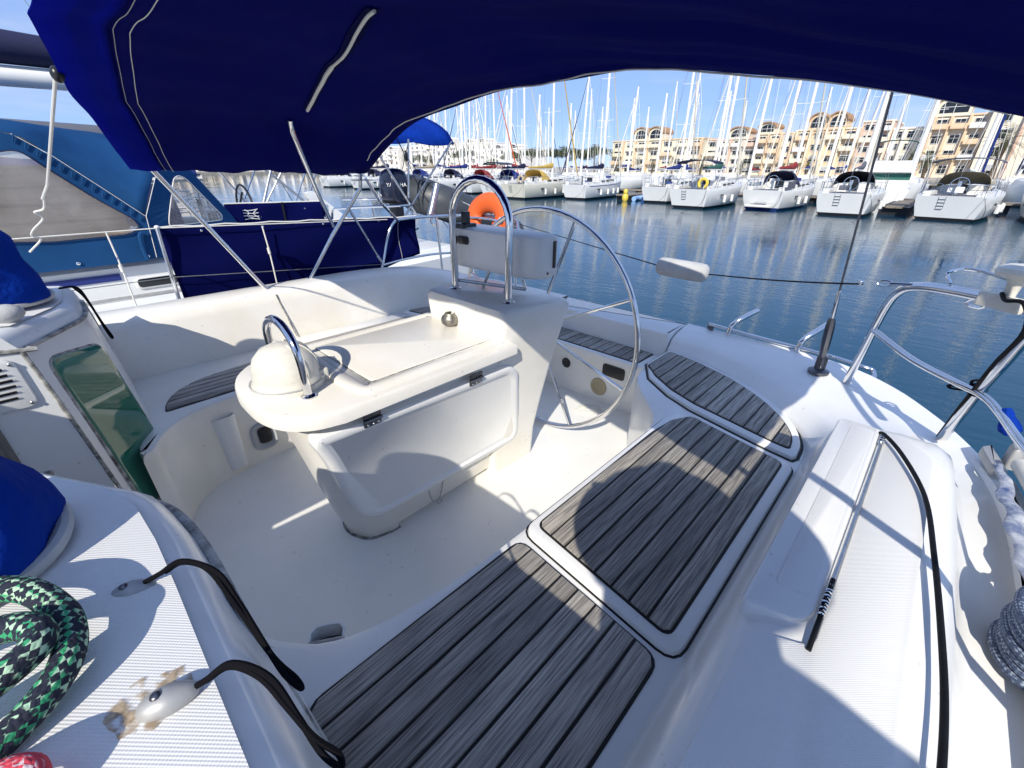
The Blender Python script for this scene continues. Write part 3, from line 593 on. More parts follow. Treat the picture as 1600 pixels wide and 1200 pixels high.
# wheel
whc = Vector((1.75, 1.48, 1.46)); WR = .605
rim = MB(); rim.tube([whc + Vector((0, WR * math.cos(a), WR * math.sin(a))) for a in [2 * math.pi * k / 64 for k in range(64)]], .0135, 10, closed=True)
wheel = rim.build('steering_wheel', 'steel', yacht)
for k in range(8):
    a = R(20 + 45 * k); d = Vector((0, math.cos(a), math.sin(a)))
    s = MB(); s.tube([whc + d * .05 + Vector((-.03, 0, 0)), whc + d * (WR - .012)], .0085, 8); s.build('spoke', 'steel', wheel)
s = MB(); s.lathe([(.001, -.03), (.06, -.03), (.065, .0), (.05, .03), (.02, .05), (.001, .052)], whc + Vector((-.03, 0, 0)), 18, Matrix.Rotation(R(90), 3, 'Y')); s.tube([whc + Vector((-.22, 0, 0)), whc], .022, 10); s.build('hub', 'steel', wheel)
# table grab hoop
hb = MB(); hb.tube([(.433, 1.352, 1.572), (.432, 1.350, 1.68)] + [(.431, 1.485 - .135 * math.cos(a), 1.70 + .105 * math.sin(a)) for a in [math.pi * k / 12 for k in range(1, 12)]] + [(.432, 1.62, 1.68), (.433, 1.618, 1.572)], .0135, 12); hbo = hb.build('grab_hoop', 'steel', yacht)
for y in (1.352, 1.618):
    b = MB(); b.lathe([(.026, 0), (.026, .004), (.017, .010)], (.433, y, 1.5725), 14); b.build('hoop_foot', 'steel', hbo)
# compass under its domed cover
cp = MB(); cp.lathe([(.118, 0), (.118, .018), (.108, .030), (.106, .045), (.104, .075), (.092, .108), (.068, .134), (.035, .148), (.001, .152)], (.425, 1.492, 1.5725), 28); cpo = cp.build('compass', 'aged_plastic', yacht)
b = MB(); b.slab(rounded([(.512, 1.43), (.545, 1.43), (.545, 1.52), (.512, 1.52)], .008), 1.573, 1.615, .005); b.build('compass_clip', 'aged_plastic', cpo)
b = MB(); b.tube([(.425 + .1185 * math.cos(a), 1.492 + .1185 * math.sin(a), 1.594) for a in [2 * math.pi * k / 40 for k in range(40)]], .003, 6, closed=True); b.build('cover_seam', 'grey_foam', cpo)
for k in range(5):
    a = R(-70 + 40 * k); ax = Vector((math.cos(a), math.sin(a), 0))
    b = MB(); b.tube([Vector((.425, 1.492, 1.5725)) + ax * r_ + Vector((0, 0, z_ + .0015)) for r_, z_ in ((.105, .045), (.104, .075), (.092, .108), (.068, .134), (.035, .148))], .0028, 5, smooth=3); b.build('cover_rib', 'aged_plastic', cpo)
pot = MB(); pot.lathe([(.001, 0), (.026, .001), (.040, .014), (.043, .028), (.038, .044), (.026, .054), (.024, .060), (.020, .060), (.021, .052), (.030, .040), (.030, .02), (.001, .015)], (1.185, 1.545, 1.5868), 24)
po = pot.build('ashtray', 'tarnished'); po.location = (0, 0, 0); tag(po, 'small round tarnished metal ashtray on the cockpit table beside the pedestal', 'ashtray')
# fittings on the helm seat riser
b = MB(); b.lathe([(.036, 0), (.036, .004), (.026, .010), (.001, .006)], (2.239, 1.635, 1.03), 18, Matrix.Rotation(R(-90), 3, 'Y')); b.build('speaker', 'black_plastic', yacht)
b = MB(); b.lathe([(.062, 0), (.060, .005), (.036, .006), (.034, .004), (.001, .004)], (2.239, 1.36, .94), 24, Matrix.Rotation(R(-90), 3, 'Y')); b.build('access_plate', 'cover_beige', yacht)
b = MB(); b.slab(rounded([(1.18, 1.04), (1.34, 1.04), (1.34, 1.12), (1.18, 1.12)], .02), 0, .006, .002, lambda y, z, h: (2.238 - h, y, z)); b.build('locker_opening', 'black_plastic', yacht)
rl = random.Random(3); pts = [(2.10 + .07 * math.cos(k * 1.35) * (1 + .3 * math.sin(k)), 1.33 + .075 * math.sin(k * 1.05) * (1 + .2 * math.cos(2 * k)), .836 + .0012 * (k % 4)) for k in range(13)]
b = MB(); b.tube(pts, .0028, 6, smooth=7); o = b.build('thin_cord', 'white_cord'); tag(o, 'thin white cord lying tangled on the cockpit sole under the wheel', 'cord')

# ------------------------------------------------------------------ stern and side rails of the own yacht
def rail(name, pts, r=.0125, m='steel', sm=6, par=None, n=10):
    b = MB(); b.tube(pts, r, n, smooth=sm); return b.build(name, m, par or yacht)
pp = rail('port_pushpit', [(2.36, .125, 1.35), (2.27, .105, 1.55), (2.16, .085, 1.76), (2.08, .06, 1.85), (2.02, .01, 1.885), (1.93, -.09, 1.90), (1.82, -.20, 1.905), (1.68, -.28, 1.90), (1.45, -.37, 1.89)], .0155)
rail('middle_rail', [(2.21, .097, 1.66), (2.05, -.045, 1.625), (1.92, -.165, 1.62), (1.86, -.235, 1.615), (1.79, -.275, 1.60), (1.66, -.31, 1.59), (1.45, -.37, 1.58)], .0115, par=pp)
rail('rail_post', [(2.02, -.215, 1.36), (1.90, -.225, 1.60), (1.80, -.232, 1.74), (1.735, -.243, 1.86), (1.69, -.272, 1.90)], .0145, par=pp, sm=4)
rail('cable', [(2.03, -.205, 1.37), (1.94, -.208, 1.52), (1.89, -.211, 1.60), (1.80, -.216, 1.74), (1.715, -.225, 1.86), (1.72, -.20, 1.93), (1.76, -.17, 1.925), (1.80, -.16, 1.935)], .0052, 'black_rubber', par=pp)
b = MB()
for k in range(3): b.tube([(1.895 + .006 * k + .019 * math.cos(a), -.222 + .020 * math.sin(a), 1.61 + .012 * k + .006 * math.cos(a)) for a in [2 * math.pi * j / 12 for j in range(12)]], .0042, 6, closed=True)
b.tube([(1.90, -.20, 1.615), (1.93, -.16, 1.60), (1.95, -.17, 1.585), (1.92, -.2, 1.60)], .004, 6, smooth=4); b.build('cable_tie', 'black_cord', pp)
# GPS mushroom on its clamp
an = MB(); an.lathe([(.012, -.06), (.016, -.02), (.025, -.005), (.047, .000), (.052, .009), (.048, .020), (.030, .029), (.001, .032)], (1.80, -.175, 1.985), 22); ao = an.build('antenna_dome', 'aged_plastic', pp)
b = MB(); b.slab(rounded([(1.78, -.215), (1.85, -.13), (1.83, -.115), (1.755, -.20)], .008), 1.892, 1.93, .006); b.build('antenna_clamp', 'aged_plastic', ao)
b = MB(); b.tube([(1.97, -.055, 1.915), (1.99, -.04, 1.945), (1.97, -.09, 1.965), (1.87, -.19, 1.955), (1.77, -.25, 1.93)], .005, 6, smooth=4); b.tube([(1.90, -.125, 1.90), (1.93, -.105, 1.87), (1.91, -.14, 1.865), (1.88, -.155, 1.89)], .0045, 6, smooth=3); b.build('wire_bracket', 'steel', pp)
# blue rag tied at the end of the middle rail
b = MB(); b.tube([(1.80, -.285, 1.615), (1.78, -.30, 1.585), (1.765, -.315, 1.55)], [.010, .014, .02, .024, .012], 8, smooth=3); o = b.build('blue_rag', 'canvas_royal'); tag(o, 'bright blue rag tied to the port stern rail', 'rag')
# backstay with turnbuckle, on the port quarter
bsb = Vector((2.40, .245, 1.36)); bst = Vector((2.05, .275, 2.50)); bd = (bst - bsb).normalized()
b = MB(); b.tube([bsb + bd * .40, bsb + bd * 14.5], .0042, 8); bs = b.build('backstay', 'dark_steel', yacht)
b = MB(); b.tube([bsb + bd * .30, bsb + bd * .31, bsb + bd * .43, bsb + bd * .44], [.007, .010, .0085, .005], 10); b.build('swage', 'steel', bs)
b = MB(); b.tube([bsb + bd * .085, bsb + bd * .105, bsb + bd * .16, bsb + bd * .25, bsb + bd * .29, bsb + bd * .31], [.008, .016, .019, .019, .016, .008], 8); b.build('turnbuckle', 'dark_steel', bs)
b = MB(); b.lathe([(.045, 0), (.045, .012), (.03, .018), (.016, .024), (.014, .07), (.009, .09)], bsb - Vector((0, 0, .004)), 16); b.box(bsb + Vector((0, 0, .05)), (.012, .045, .06)); b.build('chainplate', 'dark_steel', bs)
# boarding arms and ladder rail outside the transom
la = rail('boarding_arm', [(2.60, .75, 1.27), (2.60, .745, 1.38), (2.61, .735, 1.43), (2.66, .69, 1.48), (2.75, .66, 1.50)], .014)
la = rail('boarding_arm', [(2.60, .385, 1.27), (2.60, .385, 1.38), (2.61, .375, 1.43), (2.66, .335, 1.48), (2.75, .31, 1.50)], .014)
rail('ladder_rail', [(2.62, .87, 1.40), (2.62, .55, 1.385), (2.62, .25, 1.375), (2.62, .10, 1.36), (2.625, .055, 1.35), (2.58, .04, 1.32), (2.55, .06, 1.29)], .0105, sm=4)
b = MB(); b.box((2.62, .858, 1.33), (.012, .034, .15)); b.ball((2.61, .87, 1.31), .018, 10, 6); b.build('ladder_bracket', 'dark_steel', yacht)
rail('ladder_strut', [(2.62, .862, 1.365), (2.58, .96, 1.29)], .009, sm=0)
# starboard stern rail, stanchions and lifelines
sp = rail('starboard_pushpit', [(1.80, 3.30, 1.37), (1.88, 3.30, 1.55), (1.95, 3.30, 1.74), (2.02, 3.30, 1.84), (2.12, 3.30, 1.862), (2.4, 3.26, 1.865), (2.62, 3.10, 1.868), (2.72, 2.9, 1.87), (2.72, 2.62, 1.86), (2.66, 2.5, 1.80), (2.6, 2.46, 1.60), (2.57, 2.44, 1.35)], .0125)
rail('middle_rail', [(1.86, 3.30, 1.52), (2.1, 3.30, 1.54), (2.4, 3.26, 1.55), (2.62, 3.1, 1.55), (2.70, 2.9, 1.55)], .010, par=sp)
rail('rail_post', [(2.42, 3.22, 1.34), (2.42, 3.255, 1.865)], .011, par=sp, sm=0)
rh = MB(); rh.tube([(2.40, 3.315, 1.86), (2.425, 3.315, 1.92), (2.50, 3.315, 2.115)], .030, 16, cap=False); rh.tube([(2.40, 3.315, 1.86), (2.50, 3.315, 2.115)], .026, 16, cap=False); rho = rh.build('rod_holder', 'dull_steel', sp)
b = MB(); b.box((2.405, 3.30, 1.868), (.05, .05, .035)); b.tube([(2.385, 3.27, 1.85), (2.385, 3.34, 1.85)], .008, 8); b.build('holder_clamp', 'dull_steel', rho)
def stanchion(x, y, z0, lean=0, r=.0115, top=1.935):
    b = MB(); b.tube([(x - lean, y, z0), (x, y, top)], r, 9); b.lathe([(.022, 0), (.022, .008), (.014, .03)], (x - lean, y, z0), 12); o = b.build('stanchion', 'steel', yacht)
    c = MB(); c.ball((x, y, top + .003), (.014, .014, .010), 10, 6); c.build('stanchion_cap', 'white_plastic', o); return o
stanchion(.465, 3.31, 1.40, .02); stanchion(-1.6, 3.33, 1.38); stanchion(-3.4, 3.2, 1.38)
for s_ in ((-.35, -.40), (-2.2, -.36)): stanchion(s_[0], s_[1], 1.39)
b = MB(); b.tube([(-3.4, 3.2, 1.93), (-1.6, 3.33, 1.93), (.465, 3.31, 1.932), (1.97, 3.31, 1.868)], .003, 6); b.build('lifeline', 'white_cord', yacht)
b = MB(); b.tube([(-3.4, 3.2, 1.65), (-1.6, 3.33, 1.655), (.45, 3.285, 1.655), (1.86, 3.285, 1.53)], .0025, 6); b.build('lifeline', 'wire', yacht)
b = MB(); b.tube([(-.35, -.40, 1.93), (-2.2, -.36, 1.93)], .003, 6); b.build('lifeline', 'wire', yacht)
for x0, z0 in ((.235, 1.93), (1.02, 1.90)):
    b = MB(); b.tube([(x0, 3.29, z0), (x0 + .005, 3.285, 1.72), (x0, 3.28, 1.44)], .0045, 7, smooth=3); b.tube([(x0 + .003, 3.287, 1.76), (x0 + .004, 3.286, 1.72)], .009, 8); b.build('lashing', 'white_cord', yacht)
# blue weather cloth laced to the lifelines
def cloth_grid(fn, nu, nv, name, m, par=None, th=.003):
    b = MB(); b.rings([[fn(i / nu, j / nv) for j in range(nv + 1)] for i in range(nu + 1)], close=False); o = b.build(name, m, par)
    md = o.modifiers.new('thickness', 'SOLIDIFY'); md.thickness = th; return o
wc = thing('weather_cloth', (1.3, 3.33, 1.42), 'dark blue weather cloth laced along the starboard lifelines beside the cockpit', 'weather cloth')
def wcf(u, v):
    x = .47 + 1.78 * u; z = 1.93 - .062 * max(0, u - .05) - v * (.50 - .19 * max(0, u - .55) / .45)
    return (x + .01 * v, 3.335 + .010 * math.sin(u * 23) * v + .012 * math.sin(v * 7 + u * 5), z + .004 * math.sin(u * 40) * (1 - v))
cloth_grid(wcf, 60, 12, 'cloth_panel', 'canvas_midnight', wc)
b = MB(); b.tube([Vector(wcf(k / 20, 0)) + Vector((0, -.004, .002)) for k in range(21)], .0045, 6); b.build('top_hem', 'white_cord', wc)
b = MB(); b.tube([Vector(wcf(.9, k / 8)) + Vector((0, -.004, 0)) for k in range(9)], .002, 5); b.build('seam', 'grey_foam', wc)
for u in (.12, .32, .55, .80, .97):
    b = MB(); b.ball(Vector(wcf(u, .05)) + Vector((0, -.006, 0)), (.008, .004, .008), 8, 6); b.build('eyelet', 'steel', wc)
# horseshoe lifebuoy on the stern rail
lb = thing('lifebuoy', (2.66, 2.83, 1.74), 'orange horseshoe lifebuoy hung on the stern rail behind the pedestal', 'lifebuoy')
def hs(a): return (2.66 + .03 * math.sin(a), 2.85 + .175 * math.cos(a), 1.865 + .115 * math.sin(a))
b = MB(); n_ = 26; rs = []
for k in range(n_ + 1):
    a = R(-55 + 290 * k / n_); c = Vector(hs(a)); o_ = Vector((0, math.cos(a), math.sin(a))); sc_k = .55 + .45 * min(1, min(k, n_ - k) / 2)
    rs.append([c + o_ * math.cos(t) * .082 * sc_k + Vector((1, 0, 0)) * math.sin(t) * .05 * sc_k for t in [2 * math.pi * j / 12 for j in range(12)]])
b.rings(rs); b.build('buoy_body', 'orange', lb)
b = MB(); b.tube([(2.60, 3.02, 1.86), (2.598, 2.86, 1.865), (2.60, 2.70, 1.86), (2.605, 2.66, 1.83)], .010, 8, smooth=4); b.build('buoy_holder', 'steel', lb)
b = MB(); b.ball((2.595, 2.635, 1.865), (.012, .022, .022), 10, 8); b.build('buoy_toggle', 'white_plastic', lb)
# toe rail fittings on the port quarter
tr_ = MB(); tr_.slab(rounded([(1.80, -.325), (1.93, -.30), (1.965, -.325), (1.80, -.36)], .01), 1.395, 1.425, .006); tr_.build('fairlead', 'alloy', yacht)
b = MB(); b.slab(rounded([(1.86, -.355), (1.915, -.35), (1.94, -.385), (1.87, -.39)], .012), 1.40, 1.475, .012); b.build('fairlead_horn', 'alloy', yacht)
b = MB(); b.slab(rounded([(-1.5, -.418), (1.55, -.405), (1.75, -.372), (1.75, -.345), (1.55, -.375), (-1.5, -.388)], .005, 2), 1.395, 1.425, .006); b.build('toe_rail', 'alloy', yacht)
bh = MB(); bh.tube([(1.80, -.372, 1.455), (1.55, -.408, 1.455), (1.2, -.425, 1.455), (.6, -.43, 1.455)], .021, 14, smooth=4); bho = bh.build('boat_hook', 'aged_plastic'); tag(bho, 'pale plastic pole lying along the port toe rail', 'pole')
b = MB(); b.lathe([(.0065, 0), (.0068, .002), (.001, .002)], (1.52, -.398, 1.470), 10, Matrix.Rotation(R(50), 3, 'X')); b.build('pole_hole', 'black_plastic', bho)
sl = MB(); rs = []
for k in range(30):
    u = k / 29; x = 1.80 - .62 * u; yy = -.335 - .045 * u + .006 * math.sin(k * .9); rs.append([(x, yy + .019 * math.cos(t) * (1 + .08 * math.sin(k * 1.7 + 3 * t)) * (.4 + .6 * min(1, 4 * u)), 1.434 + .008 * math.sin(t) * (1 + .2 * math.sin(k * 2.1)) + .004 * math.sin(k * .6)) for t in [2 * math.pi * j / 10 for j in range(10)]])
sl.rings(rs); o = sl.build('folded_strap', 'faded_strap'); tag(o, 'frayed blue and white strap lying beside the pale pole on the port deck', 'strap')
cb = thing('mooring_rope', (1.08, -.36, 1.39), 'blue grey mooring rope coiled on the port side deck', 'rope')
pts = []
for k in range(74):
    a = k * .55; pts.append((1.06 + (.085 + .004 * math.sin(k * .21)) * math.cos(a), -.365 + (.042 + .003 * math.cos(k * .17)) * math.sin(a), 1.398 + .017 * (k * .55 / (2 * math.pi))))
pts += [(1.17, -.36, 1.47), (1.22, -.375, 1.45), (1.3, -.38, 1.44)]
b = MB(); b.tube(pts, .0085, 9, smooth=3); b.build('rope_coil', 'rope_blue', cb)

# ------------------------------------------------------------------ slack black line with a float, hooked to the port stern rail
ml = thing('float_line', (2.02, .0, 1.88), 'thin black line with a snap hook running from the port stern rail across the water', 'line')
A_ = Vector((2.02, .005, 1.89)); F0 = Vector((2.36, .84, 1.745)); F1 = Vector((2.34, 1.125, 1.755)); B_ = Vector((4.6, 4.75, 1.60))
b = MB(); b.tube([A_ + (F0 - A_) * t + Vector((0, 0, -.012 * math.sin(math.pi * t))) for t in [.2 + .08 * k for k in range(11)]], .0032, 6); b.tube([F1 + (B_ - F1) * (k / 12) for k in range(13)], .0032, 6); 
b.v and b.build('cord', 'black_cord', ml)
b = MB(); b.tube([A_, A_ + (F0 - A_) * .105], .006, 8); b.tube([A_ + (F0 - A_) * (.10 + .05 * (1 + math.cos(a)) / 2) + Vector((0, 0, .010 * math.sin(a))) for a in [2 * math.pi * k / 14 for k in range(14)]], .003, 6, closed=True); b.ball(A_ + (F0 - A_) * .21, .010, 8, 6); b.build('snap_hook', 'steel', ml)
b = MB(); fd = (F1 - F0); b.tube([F0 - fd * .0 + fd * t for t in (0, .03, .08, .2, .5, .8, .92, .97, 1)], [.006, .036, .047, .050, .050, .050, .047, .036, .006], 18); fl = b.build('float', 'grey_foam'); tag(fl, 'weathered grey cylindrical float strung on the thin black line', 'float')

# ------------------------------------------------------------------ bimini
bim = thing('bimini', (1.0, YC, 1.45), 'navy blue canvas bimini stretched on steel hoops over the cockpit', 'bimini')
AE = [(-.50, 2.19), (-.35, 2.25), (-.15, 2.325), (-.04, 2.362), (.196, 2.418), (.488, 2.482), (.878, 2.535), (1.2, 2.542), (1.64, 2.523), (2.19, 2.43), (2.5, 2.33), (2.72, 2.24), (2.86, 2.19)]
def interp(T, x):
    if x <= T[0][0]: return T[0][1]
    for (a, b_), (c, d) in zip(T, T[1:]):
        if x <= c: t = (x - a) / (c - a); return b_ + (d - b_) * t
    return T[-1][1]
AEs = [(p.x, p.y) for p in catmull([(y, z, 0) for y, z in AE], 5)]
def bxa(y): return 1.5 + .10 * max(0, (y - 1.9) / 1.0) ** 1.5
def bxf(y): return interp([(-.5, .34), (-.2, .28), (.8, .22), (1.2, .17), (1.65, .15), (2.2, .22), (2.6, .33), (2.95, .455)], y)
def bpt(u, v):
    y = -.33 + 3.19 * v; ys = y * (1 - .0) ; x = bxf(y) + (bxa(y) - bxf(y)) * u
    za = interp(AEs, y) - .004 + .028 * max(0, min(1, (y - 1.5) / 1.0)); zf = za + .055 * math.sin(math.pi * v) + (.07 if v > .97 else 0)
    sag = -.018 * math.sin(math.pi * u) * (1 if abs(u - .5) > .0 else 0) - .012 * abs(math.sin(2 * math.pi * u))
    zz = zf + (za - zf) * u + sag + .004 * math.sin(v * 31 + u * 3) + .0035 * math.sin(u * 26 + v * 9) + .003 * math.sin(v * 83 + 4 * math.sin(u * 5)) * (1 - u) + .0025 * math.sin(u * 61 + 9 * v)
    return (x, y + (.06 * (1 - u) if v > .9 else 0) * (v - .9) * 10, zz)
cloth_grid(lambda u, v: bpt(.088 + .912 * u, v), 40, 90, 'canvas_roof', 'canvas_navy', bim, .004)
cloth_grid(lambda u, v: tuple(Vector(bpt(.102 * u - .012, v)) + Vector((0, 0, -.012 * (1 - u) - .004 * u))), 6, 90, 'front_hem', 'canvas_hem', bim, .004)
def seam(u, name='seam', m='white_cord', r=.0022, wav=0.0, v0=.02, v1=1.0, dz=-.006):
    b = MB(); b.tube([Vector(bpt(u + wav * math.sin(v * 55) + wav * .6 * math.sin(v * 131), v)) + Vector((0, 0, dz)) for v in [v0 + (v1 - v0) * k / 160 for k in range(161)]], r, 5); b.build(name, m, bim)
seam(.93, wav=.0045, r=.0027, dz=-.013, v0=.10, v1=.93); seam(.085, r=.0011); seam(.098, r=.0009, m='grey_foam'); seam(.122, r=.0011)
# hoops: aft, middle, forward; port legs come down outside the coaming
def hoop(name, u, leg_s, leg_p, r=.0125, dz=.016):
    pts = [Vector(bpt(u, v)) + Vector((0, 0, dz)) for v in [.0 + k / 40 for k in range(41)]]
    b = MB(); b.tube([Vector(p) for p in leg_p][::-1] + pts + [Vector(p) for p in leg_s], r, 9); return b.build(name, 'steel', bim)
hoop('aft_hoop', .965, [(1.57, 2.93, 2.12), (1.35, 3.0, 1.83), (1.12, 3.12, 1.46)], [(1.44, -.37, 2.15), (1.2, -.40, 1.8), (.98, -.405, 1.41)])
hoop('front_hoop', .03, [(.47, 2.96, 2.25), (.66, 2.97, 1.92), (.86, 2.99, 1.56)], [(.42, -.37, 2.15), (.6, -.40, 1.9), (.86, -.405, 1.41)])
b = MB(); b.tube([(.905, 2.22, 2.435), (.925, 2.27, 2.405), (.96, 2.33, 2.35), (1.15, 2.64, 2.12), (1.345, 2.945, 1.90)], .0115, 9, smooth=4); b.build('middle_hoop_leg', 'steel', bim)
b = MB(); b.tube([(1.62, 2.93, 2.18), (1.78, 3.06, 2.02), (2.06, 3.29, 1.85)], .0105, 9); b.build('brace', 'steel', bim)
b = MB(); b.tube([(1.48, 2.96, 2.0), (1.62, 3.1, 1.85), (1.84, 3.29, 1.58)], .009, 9); b.tube([(1.82, 3.27, 1.60), (1.86, 3.30, 1.55)], .014, 9); b.build('brace', 'steel', bim)
def zu(t): return .55 - .215 * t + .03 * math.sin(math.pi * t)
def zv(t): return .75 - .33 * t
b = MB()
for k in range(25):
    p = Vector(bpt(zu(k / 24) - .014, zv(k / 24))) + Vector((0, 0, -.008)); q = Vector(bpt(zu(k / 24) + .014, zv(k / 24))) + Vector((0, 0, -.008)); b.v += [p, q]
b.f = [(2 * k, 2 * k + 1, 2 * k + 3, 2 * k + 2) for k in range(24)]; b.build('zip_sleeve', 'canvas_midnight', bim)
b = MB(); b.tube([Vector(bpt(zu(k / 40), zv(k / 40))) + Vector((0, 0, -.011)) for k in range(41)], [.0065, .004], 6); b.build('zip', 'white_cord', bim)
b = MB(); b.slab(rounded([(1.49, 2.80), (1.60, 2.80), (1.60, 2.9), (1.49, 2.9)], .01), 2.170, 2.176, 0); b.build('corner_patch', 'grey_foam', bim)

# ------------------------------------------------------------------ winch covers, ropes on the coachroof
def winch_cover(name, c, r, h, label, m='canvas_royal', seed=1):
    t = thing(name, c, label, 'winch cover'); rnd = random.Random(seed); ph = [rnd.uniform(0, 6.28) for _ in range(8)]
    rs = []
    for i in range(17):
        s = i / 16; rad = r * interp([(0, 1.0), (.08, 1.03), (.22, 1.0), (.38, .90), (.5, .82), (.62, .79), (.82, .74), (.94, .62), (1, .35)], s)
        rs.append([(c[0] + rad * (1 + .045 * math.sin(3 * a + ph[0] + 4 * s) + .03 * math.sin(5 * a + ph[1] - 5 * s) + .018 * math.sin(9 * a + ph[2] + 9 * s)) * math.cos(a), c[1] + rad * (1 + .045 * math.sin(3 * a + ph[0] + 4 * s) + .03 * math.sin(5 * a + ph[1] - 5 * s)) * math.sin(a), c[2] + .018 + (h - .018) * s + .006 * math.sin(2 * a + ph[3]) * s) for a in [2 * math.pi * k / 36 for k in range(36)]])
    b = MB(); b.rings(rs); b.build('cover', m, t)
    b = MB(); b.tube([(c[0] + r * .995 * math.cos(a), c[1] + r * .995 * math.sin(a), c[2] + .016 + .003 * math.sin(3 * a)) for a in [2 * math.pi * k / 40 for k in range(40)]], .009, 8, closed=True); b.build('elastic_hem', 'grey_foam', t)
    b = MB(); b.lathe([(r * .8, 0), (r * .8, .05), (r * .5, .06), (r * .45, h * .8)], c, 20); b.build('winch_drum', 'dull_steel', t)
    return t
winch_cover('winch_cover', (-.225, .715, 1.825), .124, .205, 'crumpled royal blue winch cover on the near coachroof behind the green rope', seed=2)
winch_cover('winch_cover', (-.215, 2.27, 1.825), .165, .26, 'royal blue winch cover on the far coachroof beside the companionway', seed=5)
b = MB(); b.ball((-.165, 2.02, 1.845), (.045, .03, .028), 14, 10); b.tube([(-.165, 2.02, 1.84), (-.17, 2.03, 1.80)], .02, 10); b.build('line_organiser', 'grey_foam', yacht)
rp = thing('green_rope', (-.17, .5, 1.825), 'thick black and mint green braided rope coiled on the near coachroof', 'rope')
zt = 1.838
g = [(-.60, .50, zt), (-.40, .57, zt), (-.26, .63, zt + .012), (-.19, .605, zt + .03), (-.135, .565, zt + .03), (-.110, .515, zt + .022), (-.106, .475, zt + .016), (-.118, .44, zt + .012), (-.15, .415, zt + .006), (-.19, .40, zt + .004), (-.26, .385, zt), (-.36, .40, zt), (-.38, .46, zt + .01), (-.30, .51, zt + .022), (-.22, .525, zt + .032), (-.16, .515, zt + .034), (-.128, .495, zt + .036), (-.122, .468, zt + .034), (-.15, .452, zt + .03), (-.19, .445, zt + .024), (-.25, .43, zt + .02), (-.34, .36, zt), (-.5, .30, zt)]
b = MB(); b.tube(g, .0125, 12, smooth=7); b.build('rope_coil', 'rope_green', rp)
b = MB(); b.tube([(-.5, .24, zt), (-.33, .32, zt), (-.22, .372, zt + .004), (-.165, .378, zt + .012), (-.137, .362, zt + .014), (-.15, .335, zt + .008), (-.22, .30, zt), (-.4, .2, zt)], .0115, 12, smooth=7); o = b.build('red_rope', 'rope_red'); tag(o, 'red and white flecked rope loop at the lower left corner', 'rope')

# ------------------------------------------------------------------ the photographer, kneeling behind the camera on the port side deck; the shadow falls across the seats
per = thing('person', (-.36, -.36, 1.40), 'person in dark shirt kneeling on the port deck holding up a phone', 'person')
def skinned(name, V, E_, rad, m, par, sub=1):
    me = bpy.data.meshes.new(name); base = wloc(par); me.from_pydata([tuple(Vector(v) - base) for v in V], E_, []); o = bpy.data.objects.new(name, me); C.objects.link(o); o.parent = par
    o.modifiers.new('skin', 'SKIN'); bpy.context.view_layer.update()
    sv = me.skin_vertices[0].data
    for i, r_ in enumerate(rad): sv[i].radius = r_ if isinstance(r_, tuple) else (r_, r_); sv[i].use_root = i == 0
    s = o.modifiers.new('subdivision', 'SUBSURF'); s.levels = sub; s.render_levels = sub; me.materials.append(MATS[m]); me.shade_smooth(); return o
V = [(-.46, -.52, 1.78), (-.44, -.52, 1.98), (-.41, -.51, 2.18), (-.37, -.48, 2.31), (-.33, -.43, 2.39), (-.30, -.40, 2.47), (-.29, -.40, 2.57),
     (-.43, -.33, 2.34), (-.24, -.10, 2.235), (-.11, -.03, 2.21), (-.06, .0, 2.19),
     (-.30, -.66, 2.22), (-.17, -.50, 2.07), (-.09, -.22, 2.16), (-.06, -.13, 2.18),
     (-.40, -.40, 1.70), (-.26, -.30, 1.63), (-.44, -.42, 1.58), (-.52, -.46, 1.58), (-.40, -.60, 1.72), (-.26, -.54, 1.47), (-.57, -.62, 1.45), (-.67, -.62, 1.46)]
E_ = [(0, 1), (1, 2), (2, 3), (3, 4), (4, 5), (5, 6), (2, 7), (7, 8), (8, 9), (9, 10), (2, 11), (11, 12), (12, 13), (13, 14), (0, 15), (15, 16), (16, 17), (17, 18), (0, 19), (19, 20), (20, 21), (21, 22)]
rad = [(.21, .15), (.21, .14), (.21, .13), .07, .09, (.115, .10), .075, .085, .065, .045, .034, .085, .065, .045, .034, .085, .068, .05, .04, .085, .068, .05, .04]
skinned('body', V, E_, rad, 'shirt', per)
b = MB(); b.lathe([(.001, .13), (.07, .125), (.10, .09), (.108, .03), (.112, .0), (.23, -.022), (.233, -.028), (.112, -.008), (.10, .0)], (-.30, -.40, 2.51), 28); b.build('shadow_hat', 'cover_beige', per)  # unseen hat, added and widened so the head's shadow covers the seat
b = MB(); b.box((-.036, -.06, 2.22), (.008, .16, .075), Matrix.Rotation(AZ, 3, 'Z')); o = b.build('phone', 'black_plastic'); tag(o, 'black phone held by the kneeling person', 'phone')

# ------------------------------------------------------------------ strap from the bimini to the far lifeline
b = MB(); b.tube([(.175, 2.05, 2.49), (.12, 2.45, 2.32), (.075, 2.8, 2.18), (.045, 3.0, 2.12)], .0052, 7); b.tube([(.05, 3.0, 2.12), (.035, 3.06, 2.075), (.0, 3.1, 2.06), (.02, 3.13, 2.03), (-.03, 3.17, 1.98), (-.045, 3.2, 1.95), (-.02, 3.22, 1.93), (-.08, 3.27, 1.87)], .0045, 7, smooth=4); b.build('tie_rope', 'white_cord', bim)
b = MB(); b.ball((.178, 2.03, 2.492), (.016, .02, .022), 10, 8); b.build('tie_hook', 'black_plastic', bim)

